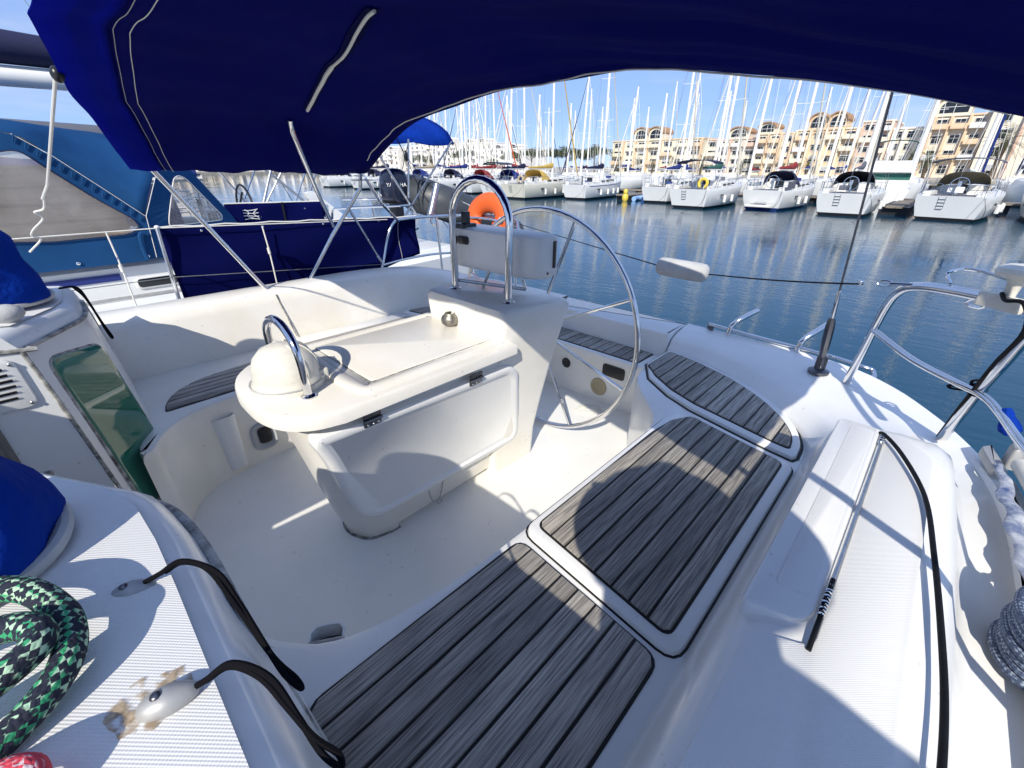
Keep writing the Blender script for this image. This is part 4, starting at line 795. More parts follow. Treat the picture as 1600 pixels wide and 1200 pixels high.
# ------------------------------------------------------------------ neighbouring yacht on the starboard side
nb = thing('sailing_yacht', (0, 5.75, WZ), 'neighbouring white sailing yacht with a blue sprayhood and clear vinyl windows', 'yacht')
def hull_rows(L0, L1, yc, hb, fb, n=14):
    rows = []
    for i in range(n + 1):
        s = i / n; x = L0 + (L1 - L0) * s; k = interp([(0, .02), (.12, .35), (.3, .75), (.5, .97), (.7, 1.0), (.9, .9), (1, .8)], s) * hb
        rows.append([(x, yc + sg * k * w_, z) for sg, w_, z in ((1, .5, WZ - .2), (1, .86, WZ + .05), (1, .97, WZ + .8), (1, 1, fb), (1, .97, fb + .03), (-1, .97, fb + .03), (-1, 1, fb), (-1, .97, WZ + .8), (-1, .86, WZ + .05), (-1, .5, WZ - .2))])
    return rows
b = MB(); b.rings(hull_rows(-8.4, 3.7, 5.75, 1.88, 1.30)); b.build('hull', 'hull_white', nb)
# coachroof with a blue stripe and a window
cr_ = MB(); cr_.rings([[(x, y, z) for y, z in ((4.46, 1.30), (4.47, 1.56), (4.53, 1.615), (5.0, 1.66), (6.5, 1.66), (6.97, 1.615), (7.03, 1.56), (7.04, 1.30))] for x in (-4.5, -2, 0, .9)]); cr_.build('coachroof', 'hull_white', nb)
b = MB(); b.box((-1.75, 4.462, 1.497), (4.1, .008, .05)); b.build('blue_stripe', 'stripe_blue', nb)
b = MB(); b.slab(rounded([(.37, 1.385), (.66, 1.385), (.66, 1.475), (.37, 1.475)], .03), 0, .012, .003, lambda x, z, h: (x, 4.463 - h, z)); wf = b.build('cabin_window', 'white_plastic', nb)
b = MB(); b.slab(rounded([(.385, 1.397), (.645, 1.397), (.645, 1.463), (.385, 1.463)], .025), 0, .015, .002, lambda x, z, h: (x, 4.463 - h, z)); b.build('pane', 'glass_dark', wf)
b = MB(); b.tube([(-.3, 4.40, 1.345), (.2, 4.40, 1.35), (.8, 4.40, 1.345)], .012, 7); b.build('toe_rail', 'alloy', nb)
# sprayhood: roof, side and aft quarter panels
hd = MB(); n1 = [(-.9, 4.42, 2.30), (-.35, 4.40, 2.47), (.05, 4.395, 2.44), (.20, 4.395, 2.31), (.38, 4.395, 2.12), (.57, 4.395, 1.915)]
n2 = [(-.9, 5.0, 2.46), (-.35, 5.0, 2.53), (.10, 5.0, 2.53), (.35, 4.95, 2.50), (.60, 4.80, 2.42), (.77, 4.50, 2.255)]
n3 = [(-.9, 6.2, 2.48), (-.35, 6.2, 2.54), (.15, 6.2, 2.54), (.45, 6.2, 2.51), (.8, 6.1, 2.48), (1.0, 6.0, 2.30)]
A1, A2, A3 = (catmull(q, 4) for q in (n1, n2, n3)); hd.rings([[A1[i], A1[i].lerp(A2[i], .35) + Vector((0, 0, .03)), A1[i].lerp(A2[i], .7) + Vector((0, 0, .03)), A2[i], A2[i].lerp(A3[i], .5) + Vector((0, 0, .03)), A3[i]] for i in range(len(A1))], close=False)
o = hd.build('sprayhood_roof', 'canvas_teal', nb); o.modifiers.new('t', 'SOLIDIFY').thickness = .004
def panel(pts, name, m, off=0, par=None, th=.003):
    P = [Vector(p) for p in pts]; c = sum(P, Vector()) / len(P); nn = (P[1] - P[0]).cross(P[2] - P[0]).normalized()
    if nn.y > 0: nn = -nn
    P = [p + nn * off for p in P]; c = c + nn * off; b = MB(); b.rings([P, [p + (c - p) * .35 for p in P], [p + (c - p) * .7 for p in P]], cap0=False); o = b.build(name, m, par or nb); o.modifiers.new('t', 'SOLIDIFY').thickness = th; return o
def holed(outer, inner, name, m, n=56):
    """canvas panel with an opening: both outlines are resampled by angle about the opening's centre"""
    I = [Vector(p) for p in inner]; O = [Vector(p) for p in outer]; c = sum(I, Vector()) / len(I); nn = (O[len(O) // 3] - O[0]).cross(O[2 * len(O) // 3] - O[0]).normalized(); ux = (O[1] - O[0]).normalized(); ux = (ux - nn * ux.dot(nn)).normalized(); uy = nn.cross(ux)
    def hit(P, a):
        d = ux * math.cos(a) + uy * math.sin(a); best = None
        for i in range(len(P)):
            p = P[i - 1] - c; q = P[i] - c; e = q - p; px_, py_ = p.dot(ux), p.dot(uy); ex, ey = e.dot(ux), e.dot(uy); dx, dy = math.cos(a), math.sin(a); det = dx * -ey + dy * ex
            if abs(det) < 1e-9: continue
            t = (px_ * -ey + py_ * ex) / det; s_ = (dx * py_ - dy * px_) / det
            if t > 0 and -1e-6 <= s_ <= 1 + 1e-6 and (best is None or t > best[0]): best = (t, P[i - 1] + e * s_)
        return best[1]
    an = [2 * math.pi * k / n for k in range(n)]; b = MB(); b.rings([[hit(O, a) for a in an], [hit(I, a) for a in an]], cap0=False, cap1=False)
    o = b.build(name, m, nb, False); o.modifiers.new('t', 'SOLIDIFY').thickness = .003; return o
side = [(-.9, 4.40, 1.60), (.55, 4.395, 1.60), (.565, 4.395, 1.78), (.575, 4.395, 1.915), (.38, 4.395, 2.12), (.20, 4.395, 2.31), (.05, 4.395, 2.44), (-.30, 4.395, 2.46), (-.9, 4.40, 2.30)]
win = [(p.x, 4.388, p.y) for p in rounded([(-.7, 1.86), (.02, 1.79), (.44, 1.80), (.515, 1.84), (.50, 1.90), (.32, 2.06), (.15, 2.24), (.055, 2.35), (-.7, 2.2)], .05, 4)]
holed(side, [(p[0], 4.395, p[2]) for p in win], 'sprayhood_side', 'canvas_teal'); panel(win, 'side_window', 'clear_vinyl', -.004, th=.001)
b = MB(); b.tube([Vector(p) + Vector((0, -.003, 0)) for p in win], .004, 5, closed=True); b.build('window_binding', 'cover_navy', nb)
for k in range(26):
    t = k / 25; p = Vector((.06, 4.39, 2.425)).lerp(Vector((.56, 4.39, 1.905)), t)
    if k % 2: continue
    b = MB(); b.tube([p + Vector((-.012, -.004, -.035)), p + Vector((.006, -.008, .005))], .005, 5); b.build('pleat', 'canvas_teal', nb)
b = MB(); b.tube([Vector((.055, 4.385, 2.435)), Vector((.20, 4.385, 2.315)), Vector((.38, 4.385, 2.125)), Vector((.57, 4.385, 1.92))], .002, 5); b.build('stitching', 'white_cord', nb)
q2 = [(.545, 4.40, 1.60), (.575, 4.395, 1.915), (.77, 4.50, 2.255), (1.0, 4.75, 2.27), (1.33, 4.95, 1.78), (1.30, 4.9, 1.62)]
w2 = [(.70, 4.455, 1.83), (.72, 4.46, 1.90), (.85, 4.56, 2.17), (.90, 4.60, 2.19), (.95, 4.645, 2.16), (1.17, 4.81, 1.86), (1.16, 4.80, 1.82)]
w2 = [tuple(p) for p in rounded([Vector(p) for p in w2], .03, 3)]
holed(q2, w2, 'sprayhood_quarter', 'canvas_teal'); panel(w2, 'quarter_window', 'clear_vinyl', .004, th=.001); b = MB(); b.tube([Vector(p) + Vector((.004, -.016, 0)) for p in w2], .004, 5, closed=True); b.build('window_binding', 'white_cord', nb)
b = MB(); b.tube([(.55, 4.385, 1.62), (.575, 4.38, 1.92), (.77, 4.485, 2.26)], .0025, 5); b.build('stitching', 'white_cord', nb)
b = MB(); b.tube([(.55, 4.38, 1.79), (.50, 4.37, 1.80), (.485, 4.37, 1.70), (.49, 4.37, 1.62)], .014, 7, smooth=4); b.build('rolled_flap', 'canvas_teal', nb)
for x in (.1, .5):
    b = MB(); b.ball((x, 4.388, 1.635), (.012, .006, .012), 8, 6); b.build('stud', 'steel', nb)
# cockpit interior seen through the vinyl
b = MB(); b.box((-.3, 4.86, 1.95), (1.6, .02, .62)); ci = b.build('cockpit_interior', 'interior_wood', nb)
for k in range(5):
    b = MB(); b.box((-.25, 4.84, 1.70 + .12 * k), (1.5, .02, .10)); b.build('slat', 'interior_wood', ci)
# boom with covers above
b = MB(); b.tube([(-4.6, 5.9, 2.84), (.62, 5.9, 2.915)], .075, 12); b.build('boom', 'mast_alloy', nb)
sv = MB(); rs = []
for k in range(13):
    x = -4.5 + 5.1 * k / 12; h = .42 - .22 * k / 12; rs.append([(x, 5.9 + .13 * math.cos(a), 3.0 + h * .5 + h * .55 * math.sin(a)) for a in [2 * math.pi * j / 12 for j in range(12)]])
sv.rings(rs); sv.build('sail_cover', 'cover_navy', nb)
b = MB(); b.tube([(-4.6, 5.9, 1.3), (-4.6, 5.9, 16)], .085, 12); b.build('mast', 'mast_alloy', nb)
b = MB(); b.tube([(-3, 8.2, 2.60), (1.6, 8.2, 2.58)], [.14, .16, .12], 12, smooth=3); o = b.build('furled_boom', 'cover_grey'); tag(o, 'grey covered boom of the yacht beyond the blue sprayhood', 'boom')
# lifeline cloth, aft canopy, poles, pushpit, deck boxes
def ncl(u, v): return (1.26 + .95 * u, 4.98 + .012 * math.sin(u * 11 + v * 3), 1.94 - .02 * u - .30 * v)
o = cloth_grid(ncl, 24, 6, 'lifeline_cloth', 'canvas_midnight', nb)
b = MB(); b.tube([Vector(ncl(k / 10, 0)) for k in range(11)], .006, 6); b.build('cloth_hem', 'white_cord', nb)
b = MB(); b.tube([Vector(ncl(.55, k / 6)) + Vector((0, -.006, 0)) for k in range(7)], .010, 6); b.build('cloth_strap', 'black_plastic', nb)
lg = MB()
for k in range(4): lg.tube([(1.40 + .045 * t - .0 * k, 4.962, 1.875 - .028 * k + .006 * math.sin(t * 5 + k)) for t in range(4)], .0032, 5)
lg.tube([(1.42, 4.962, 1.88), (1.45, 4.962, 1.85), (1.43, 4.962, 1.82), (1.48, 4.962, 1.80)], .003, 5, smooth=3); lg.tube([(1.52, 4.962, 1.87), (1.49, 4.962, 1.84), (1.53, 4.962, 1.80)], .003, 5, smooth=3)
lo = lg.build('cloth_emblem', 'white_plastic', nb); lo['kind'] = 'stuff'
b = MB(); b.slab([(2.05, 2.0), (2.13, 2.02), (2.48, 1.72), (2.40, 1.60), (2.20, 1.60)], 0, .10, .01, lambda x, z, h: (x, 5.0 + h, z)); b.build('white_seat_back', 'white_plastic', nb)
bn = MB(); rows = []
for i in range(13):
    x = 2.9 + 1.32 * i / 12; rows.append([(x + .05 * math.sin(math.pi * j / 16), 5.15 + 2.2 * j / 16, 2.555 + .36 * math.sin(math.pi * j / 16) ** .7 - .03 * abs(math.sin(i * .52)) + (.0 if 0 < j < 16 else -.03)) for j in range(17)])
bn.rings(rows, close=False); o = bn.build('aft_canopy', 'canvas_royal', nb); o.modifiers.new('t', 'SOLIDIFY').thickness = .004
for a, c in (((4.18, 5.16, 2.55), (3.22, 4.98, 1.70)), ((2.95, 5.16, 2.55), (3.4, 4.98, 1.70)), ((3.5, 5.16, 2.55), (3.3, 4.98, 1.9)), ((1.5, 5.1, 2.45), (2.25, 4.98, 1.70)), ((1.9, 5.1, 2.45), (1.55, 4.98, 1.80)), ((2.4, 5.2, 2.4), (2.0, 4.99, 1.85)), ((2.75, 6.8, 2.5), (2.15, 7.0, 1.6))):
    b = MB(); b.tube([a, c], .0125, 8); b.build('canopy_pole', 'dull_steel', nb)
b = MB(); b.tube([(2.2, 4.9, 1.30), (2.25, 4.9, 1.78), (2.4, 4.9, 1.84), (3.2, 4.95, 1.82), (3.55, 5.2, 1.82), (3.62, 5.75, 1.82), (3.55, 6.3, 1.82), (3.2, 6.55, 1.82)], .013, 8, smooth=4); b.build('pushpit', 'steel', nb)
b = MB(); b.tube([(2.3, 4.9, 1.55), (3.2, 4.95, 1.52), (3.55, 5.2, 1.52), (3.62, 5.75, 1.52)], .010, 8, smooth=4); b.build('middle_rail', 'steel', nb)
for p in ((2.75, 4.92), (3.4, 5.08), (3.6, 5.6)):
    b = MB(); b.tube([(*p, 1.25), (*p, 1.82)], .011, 8); b.build('rail_post', 'steel', nb)
for pts, r in (([(3.16, 4.95, 2.60), (3.30, 4.97, 2.38), (3.62, 5.0, 2.05), (4.32, 5.0, 1.68)], .004), ([(3.18, 4.95, 2.60), (3.31, 4.97, 2.36), (3.50, 5.0, 1.98), (3.9, 5.0, 1.5)], .004), ([(4.2, 5.12, 2.55), (4.3, 5.1, 2.1), (4.5, 5.1, 1.5)], .004)):
    b = MB(); b.tube(pts, r, 6); b.build('tackle_line', 'black_cord', nb)
b = MB(); b.ball((3.31, 4.965, 2.365), (.03, .02, .06), 10, 8); b.build('tackle_block', 'black_plastic', nb)
b = MB(); b.slab(rounded([(2.75, 4.45), (3.65, 4.6), (3.65, 6.9), (2.75, 7.05)], .1), 1.20, 1.345, .03); b.build('stern_deck', 'hull_white', nb)
b = MB(); b.tube([(1.62, 5.6, 2.0)] + [(1.62, 5.6 + .28 * math.cos(a), 1.80 + .28 * math.sin(a)) for a in [math.pi * k / 10 for k in range(11)]], .012, 8); b.build('wheel_rim', 'black_plastic', nb)
# outboard on the neighbour's rail
om = thing('outboard_motor', (3.44, 5.5, 1.35), 'navy blue outboard motor clamped to the stern rail of the neighbouring yacht', 'outboard motor')
b = MB(); rs = []
for i, (s, z) in enumerate(((.70, 1.80), (.92, 1.83), (1.0, 1.90), (1.0, 2.02), (.95, 2.12), (.80, 2.19), (.5, 2.225), (.1, 2.235))):
    rs.append([(3.44 + .165 * s * math.copysign(abs(math.cos(a)) ** .7, math.cos(a)), 5.5 + .20 * s * math.copysign(abs(math.sin(a)) ** .7, math.sin(a)), z) for a in [2 * math.pi * k / 24 for k in range(24)]])
b.rings(rs); b.build('cowling', 'motor_navy', om)
b = MB(); b.rings([[(3.44 + sx * .06, 5.5 + sy * .07, z) for sx, sy in ((-1, -1), (1, -1), (1, 1), (-1, 1))] for z in (1.82, 1.6, 1.45)] ); b.build('leg', 'motor_navy', om)
b = MB(); b.box((3.44, 5.5, 1.43), (.20, .16, .012)); b.tube([(3.30, 5.5, 1.36), (3.52, 5.5, 1.36)], [.02, .045, .03], 10, smooth=3); b.build('gearcase', 'motor_navy', om)
b = MB(); b.box((3.36, 5.38, 1.75), (.12, .14, .16)); b.tube([(3.38, 5.36, 1.83), (3.10, 5.25, 1.86)], .018, 8); b.build('clamp_bracket', 'black_plastic', om)
nv = Vector((-.52, -.85, 0)).normalized(); tx = Vector((.85, -.52, 0)).normalized()
Mx = Matrix(((tx.x, 0, nv.x, 3.365), (tx.y, 0, nv.y, 5.325), (tx.z, 1, nv.z, 2.04), (0, 0, 0, 1)))
text_mesh('lettering', 'YAMAHA', .062, 'white_plastic', om, Mx)
# grey inflatable tender hung at the neighbour's stern
tn = thing('inflatable_dinghy', (4.3, 5.4, 1.0), 'dark grey inflatable dinghy hoisted tilted at the stern of the neighbouring yacht', 'dinghy')
pth = catmull([(5.35, 4.95, 1.22), (4.75, 4.93, 1.46), (4.15, 4.95, 1.70), (3.85, 5.08, 1.83), (3.72, 5.38, 1.90), (3.86, 5.68, 1.93), (4.2, 5.80, 1.86), (4.8, 5.82, 1.66), (5.4, 5.84, 1.42)], 6)
b = MB(); b.tube(pth, [.10, .21] + [.225] * 20 + [.21, .10], 16); b.build('tube', 'dinghy_grey', tn)
b = MB(); b.rings([[p + Vector((0, 0, -.14)) for p in pth[:25]], [q + Vector((0, 0, -.16)) for q in pth[24:][::-1]]], close=False); b.build('floor', 'dinghy_grey', tn)
for s in (.155, -.0):
    b = MB(); b.tube([p + Vector((.0, -.205, .06 + .05 * s)) for p in pth[:16]], .010, 6); b.build('rubbing_strake', 'shutter_grey', tn)
b = MB(); b.lathe([(.055, 0), (.055, .006), (.042, .007), (.042, .004)], (4.55, 4.72, 1.64), 18, Matrix.Rotation(R(75), 3, 'X')); b.build('round_badge', 'shutter_grey', tn)
b = MB(); b.tube([(3.84, 5.03, 2.06), (3.78, 5.22, 1.62), (3.84, 5.2, 1.5)], .008, 6, smooth=4); b.build('grab_line', 'cover_beige', tn)

# ------------------------------------------------------------------ far yachts
def yacht_far(x, y, L, B, mh, label, group=None, hullm='hull_white', cover='cover_blue', hood='cover_navy', mastm='mast_alloy', fore='sail_cream', bim=None, ladder=True, stripe='bottom_dark', rot=0, rake=.03, full=True, name_txt=None, seed=0, boot='bottom_dark', buoy=None, cloth=None, spread=2, platform=False):
    t = thing('sailing_yacht', (0, 0, 0), label, 'yacht', group); rnd = random.Random(seed); hb = B / 2; fb = 1.25 + .02 * L
    fr = lambda s: fb * (.93 + .20 * s * s)
    wb = lambda s: hb * interp([(0, .80), (.15, .92), (.4, 1.0), (.6, .93), (.8, .62), (.93, .25), (1, .02)], s)
    rows = []; n = 16
    for i in range(n + 1):
        s = i / n; k = wb(s); f = fr(s); xo = L * s
        aft = lambda z: (.42 * (1 - z / f) if i == 0 else 0) * (1 if i == 0 else 0)
        bow = lambda z: -(.9 * (1 - z / f)) * max(0, (s - .8) / .2)
        rows.append([(xo + aft(z) + bow(z), sg * k * q, z) for sg, q, z in ((1, .35, -.35), (1, .74, -.02), (1, .86, .18), (1, .965, f * .6), (1, 1, f * .93), (1, .985, f), (-1, .985, f), (-1, 1, f * .93), (-1, .965, f * .6), (-1, .86, .18), (-1, .74, -.02), (-1, .35, -.35))])
    b = MB(); b.rings([r for r in rows], close=True, cap1=True); 
    b.build('hull', hullm, t)
    bt = MB()
    for sg in (0, 1):
        rr = [[Vector(r[1 if not sg else 10]), Vector(r[2 if not sg else 9]) + Vector((0, 0, .0))] for r in rows]
        bt.rings([[p + Vector((0, (.012 if not sg else -.012), 0)) for p in q] for q in rr], close=False)
    r0 = rows[0]; bt.add([Vector(p) + Vector((-.012, 0, 0)) for p in (r0[1], r0[2], r0[9], r0[10])], [(0, 1, 2, 3)])
    o = bt.build('boot_stripe', boot, t)
    if stripe:
        st = MB()
        for sg in (4, 7): st.rings([[Vector(r[sg]) + Vector((0, .012 if sg == 4 else -.012, -.03)), Vector(r[sg]) + Vector((0, .012 if sg == 4 else -.012, -.075))] for r in rows[1:]], close=False)
        st.build('sheer_stripe', stripe, t); t.children[-1]['kind'] = 'stuff'
    # coachroof and cockpit
    c0, c1 = .30 * L, .78 * L; cr = []
    for i in range(9):
        s = i / 8; xx = c0 + (c1 - c0) * s; wd = hb * interp([(0, .66), (.4, .64), (1, .30)], s); h = interp([(0, .48), (.5, .40), (.9, .2), (1, .02)], s); f = fr(xx / L)
        cr.append([(xx, wd, f - .02), (xx, wd * .93, f + h * .75), (xx, wd * .75, f + h), (xx, -wd * .75, f + h), (xx, -wd * .93, f + h * .75), (xx, -wd, f - .02)])
    b = MB(); b.rings(cr, close=True); b.build('coachroof', 'deck_white', t)
    if full:
        for sg in (-1, 1):
            for k in range(3):
                xx = c0 + .55 + k * 1.05; wd = hb * .66 * (1 - .02 * k) * .985; f = fr(xx / L)
                b = MB(); b.slab(rounded([(xx, f + .14), (xx + .7, f + .14), (xx + .66, f + .26), (xx + .05, f + .27)], .04, 2), -.02, .03, .004, lambda a, z, h, wd=wd, sg=sg: (a, sg * (wd + h), z)); b.build('window', 'glass_dark', t)
            xx = .22 * L; b = MB(); b.box((xx, sg * wb(.22) * 1.0, fr(.22) * .66), (.45, .05, .14)); b.build('port_light', 'glass_dark', t)
        for sg in (-1, 1):
            b = MB(); b.slab(rounded([(.35, sg * hb * .72), (c0, sg * hb * .70), (c0, sg * hb * .5), (.35, sg * hb * .5)], .1), fr(0) - .05, fr(0) + .22, .06); b.build('cockpit_coaming', 'deck_white', t)
        b = MB(); b.slab([(.3, hb * .5), (c0, hb * .5), (c0, -hb * .5), (.3, -hb * .5)], fr(0), fr(0) + .012, 0); b.build('cockpit_floor', 'cover_grey', t)
        b = MB(); b.box((c0 - .02, 0, fr(.3) + .28), (.04, .6, .5)); b.build('companionway', 'glass_dark', t)
        b = MB(); wc_ = Vector((1.5, 0, fr(0) + .55)); b.tube([wc_ + Vector((.05 * math.sin(a), .42 * math.cos(a), .42 * math.sin(a))) for a in [2 * math.pi * k / 20 for k in range(20)]], .018, 5, closed=True)
        b.tube([wc_ + Vector((.1, 0, -.6)), wc_ + Vector((.1, 0, .2))], .09, 8); wh = b.build('steering_wheel', 'steel', t); wh['kind'] = 'stuff'
        pz = fr(0)
        for sg in (-1, 1):
            b = MB(); b.tube([(1.6, sg * hb * .86, pz), (1.55, sg * hb * .86, pz + .62), (.5, sg * hb * .80, pz + .64), (.1, sg * hb * .66, pz + .64), (.05, sg * hb * .3, pz + .64), (.06, sg * hb * .3, pz)], .018, 5, smooth=3); b.tube([(.12, sg * hb * .7, pz), (.1, sg * hb * .7, pz + .64)], .015, 5); b.tube([(1.57, sg * hb * .86, pz + .33), (.5, sg * hb * .80, pz + .34), (.1, sg * hb * .66, pz + .34), (.06, sg * hb * .3, pz + .34)], .012, 5, smooth=3); o = b.build('pushpit', 'steel', t); o['kind'] = 'stuff'
            b = MB()
            b.tube([(1.57, sg * hb * .86, pz + .62)] + [(L * s, sg * wb(s) * .95, fr(s) + .62) for s in (.3, .45, .6, .75, .88)], .010, 4); b.build('lifeline', 'wire', t)
            for s in (.3, .45, .6, .75):
                b = MB(); b.tube([(L * s, sg * wb(s) * .95, fr(s) - .02), (L * s, sg * wb(s) * .95, fr(s) + .63)], .014, 5); b.build('stanchion', 'steel', t)
        for k in range(rnd.randint(2, 4)):
            s = .25 + .13 * k; b = MB(); b.tube([(L * s, -wb(s) * 1.06, fr(s) * .45 - .28), (L * s, -wb(s) * 1.06, fr(s) * .45 - .22), (L * s, -wb(s) * 1.06, fr(s) * .45 + .22), (L * s, -wb(s) * 1.06, fr(s) * .45 + .28)], [.03, .11, .11, .03], 8); b.build('fender', 'white_plastic', t)
        if ladder:
            b = MB()
            for sg in (-.16, .16): b.tube([(.08 + .0 - .06, sg + .35, fr(0) * .97), (.26, sg + .35, fr(0) * .42)], .018, 5)
            for k in range(4): z = fr(0) * (.48 + .13 * k); b.tube([(.42 * (1 - z / fb) - .05, .19, z), (.42 * (1 - z / fb) - .05, .51, z)], .016, 5)
            lo_ = b.build('boarding_ladder', 'dull_steel', t); lo_['kind'] = 'stuff'
        if hood:
            b = MB(); rr = []
            for i in range(7):
                s = i / 6; xx = c0 - .35 + 1.5 * s; hgt = interp([(0, .98), (.3, 1.0), (.7, .75), (1, .28)], s); wd = hb * .62
                rr.append([(xx, wd * math.copysign(abs(math.cos(a)) ** .6, math.cos(a)), fr(.3) + .25 + hgt * abs(math.sin(a)) ** .7) for a in [math.pi * j / 12 for j in range(13)]])
            b.rings(rr, close=False); o = b.build('sprayhood', hood, t)
        if bim:
            b = MB(); b.rings([[(.5 + 1.9 * i / 5, hb * .78 * math.cos(a), fr(0) + 1.75 + .26 * math.sin(a)) for a in [math.pi * j / 10 for j in range(11)]] for i in range(6)], close=False); o = b.build('bimini', bim, t); o.modifiers.new('t', 'SOLIDIFY').thickness = .05
            for sg in (-1, 1):
                for q in (.5, 2.35):
                    b = MB(); b.tube([(q, sg * hb * .78, fr(0) + 1.75), (1.4, sg * hb * .82, fr(0) + .25)], .016, 5); b.build('bimini_pole', 'steel', t)
        if name_txt:
            M_ = Matrix(((0, 0, -1, .16), (-1, 0, 0, -.45), (0, 1, .3, fr(0) * .68), (0, 0, 0, 1))); text_mesh('lettering', name_txt, .24, 'cover_navy', t, M_)
        if buoy:
            b = MB(); b.tube([(.02 + .05 * math.sin(a), -hb * .55 + .30 * math.cos(a), fr(0) + .42 + .30 * math.sin(a)) for a in [R(-60 + 300 * k / 16) for k in range(17)]], .11, 8); b.build('horseshoe_buoy', buoy, t)
        if platform:
            b = MB(); b.slab(rounded([(-.75, hb * .5), (.1, hb * .55), (.1, -hb * .55), (-.75, -hb * .5)], .15), .30, .42, .03); pf = b.build('stern_platform', 'deck_white', t)
            b = MB(); b.slab([(-.6, hb * .3), (-.1, hb * .3), (-.1, -hb * .3), (-.6, -hb * .3)], .42, .435, 0); b.build('platform_mat', 'cover_grey', pf)
            for k in range(4): b = MB(); b.box((.12 + .10 * k, 0, .55 + .22 * k), (.06, .8, .05)); b.build('step', 'shutter_grey', t)
        b = MB(); b.tube([(.2, -hb * .7, fr(0) + .05), (-1.5, -hb * .9, .5), (-3.6, -hb * .6, -.02)], .012, 4, smooth=3); b.build('mooring_line', 'black_cord', t)
        for k in range(rnd.randint(3, 6)):
            xx = rnd.uniform(.5, c0 + 2.5); b = MB(); b.slab(rounded([(0, 0), (rnd.uniform(.3, .7), 0), (.5, .4), (0, .4)], .08, 2), 0, rnd.uniform(.15, .35), .04)
            yy = rnd.uniform(-hb * .6, hb * .4)
            for q_, v_ in enumerate(b.v): b.v[q_] = v_ + Vector((xx, yy, fr(0) + (.15 if xx < c0 else .5)))
            b.build('deck_box', rnd.choice(('white_plastic', 'white_plastic', 'cover_grey', 'cover_blue', 'shutter_grey')), t)
        if cloth:
            b = MB(); b.box((1.0, -hb * .86, fr(0) + .36), (1.6, .03, .5)); b.build('spray_cloth', cloth, t)
    # rig
    mx = .56 * L; mz = fr(.56) + .35; topx = mx - rake * mh
    at = lambda s: Vector((mx + (topx - mx) * s, 0, mz + (mh - mz) * s))
    b = MB(); b.tube([at(0) - Vector((0, 0, .5)), at(.7), at(1)], ([.12, .11, .08] if full else [.17, .16, .11]), 8); b.build('mast', mastm, t)
    for k in range(spread):
        s = (.42, .70)[k] if spread == 2 else .52; p = at(s); w_ = (.95, .72)[k] * hb * .62
        b = MB(); b.tube([p + Vector((-.18, w_, .03)), p, p + Vector((-.18, -w_, .03))], .022, 5); b.build('spreader', mastm, t)
    for sg in (-1, 1):
        b = MB(); pts = [Vector((mx - .2, sg * wb(.55) * .95, fr(.55)))] + [at((.42, .70)[k]) + Vector((-.18, sg * (.95, .72)[k] * hb * .62, .03)) for k in range(spread if spread == 2 else 0)] + [at(.97)]
        b.tube(pts, .012 if full else .022, 4); b.tube([(mx - .5, sg * wb(.52) * .95, fr(.5)), at(.42)], .008, 4); o = b.build('shroud', 'wire' if full else 'mast_alloy', t); o['kind'] = 'stuff'
    b = MB(); b.tube([at(1), (.15, 0, fr(0))], .009, 4); b.build('backstay', 'wire', t)
    bowp = Vector((L * .985, 0, fr(1)))
    if fore:
        b = MB(); tp = at(.95); b.tube([bowp + Vector((0, 0, .3)), bowp.lerp(tp, .1), bowp.lerp(tp, .5), bowp.lerp(tp, .97)], [.05, .085, .065, .025], 7); b.build('furled_headsail', fore, t)
    b = MB(); b.tube([bowp, at(.97)], .010, 4); b.build('forestay', 'wire', t)
    bl = .36 * L; bz = mz + .85
    b = MB(); b.tube([(mx - .1, 0, bz), (mx - bl, 0, bz + .06)], .07, 7); b.build('boom', mastm, t)
    if cover:
        b = MB(); rr = []
        for i in range(9):
            s = i / 8; xx = mx - .02 - (bl - .1) * s; h = interp([(0, .55), (.06, .52), (.3, .30), (1, .14)], s) * (1 + .08 * rnd.uniform(-1, 1)); rr.append([(xx, .13 * math.cos(a) * (1 - .3 * s), bz + .07 + h * .5 + h * .55 * math.sin(a)) for a in [2 * math.pi * j / 10 for j in range(10)]])
        b.rings(rr); b.build('sail_cover', cover, t)
    b = MB(); b.tube([at(1), at(1) + Vector((0, 0, .5))], .012, 4); b.box(at(1) + Vector((-.15, 0, .12)), (.35, .02, .02)); o = b.build('masthead_gear', 'wire', t); o['kind'] = 'stuff'
    t.location = (x, y, WZ); t.rotation_euler = (0, 0, rot); return t
ROW = 'yachts moored stern out at the near pontoon'
yacht_far(37.2, .55, 11.2, 3.9, 15.5, 'white yacht with a dark hoop frame and beige sprayhood near the right edge', ROW, hood='cover_beige', bim='cover_grey', cover=None, fore='cover_blue', stripe=None, name_txt='PY', seed=1, rot=R(-5))
yacht_far(36.4, 5.55, 11.0, 3.7, 15.8, 'white yacht with stepped transom and black sprayhood left of the rounded stern at right', ROW, hood='black_plastic', cover='cover_grey', stripe=None, seed=2, name_txt='GIRALA', rot=R(3))
yacht_far(37.6, 10.75, 10.6, 3.5, 14.6, 'white yacht with open stern platform and grey side cloth in the near row', ROW, hood='cover_navy', cover='cover_red', ladder=False, stripe=None, seed=3, boot='stripe_blue', cloth='cover_grey', rot=R(-3), platform=True)
yacht_far(35.2, 15.3, 11.4, 3.7, 15.6, 'white yacht with a navy bimini and yellow horseshoe buoy on its rail', ROW, hood=None, bim='cover_navy', cover='cover_green', stripe=None, seed=4, buoy='yellow', name_txt='ORION', rot=R(2))
yacht_far(38.6, 19.8, 9.2, 3.1, 12.6, 'small white yacht with a bright blue sail cover beside the navy bimini', ROW, hood=None, cover='cover_blue', ladder=False, stripe=None, seed=5, rot=R(4))
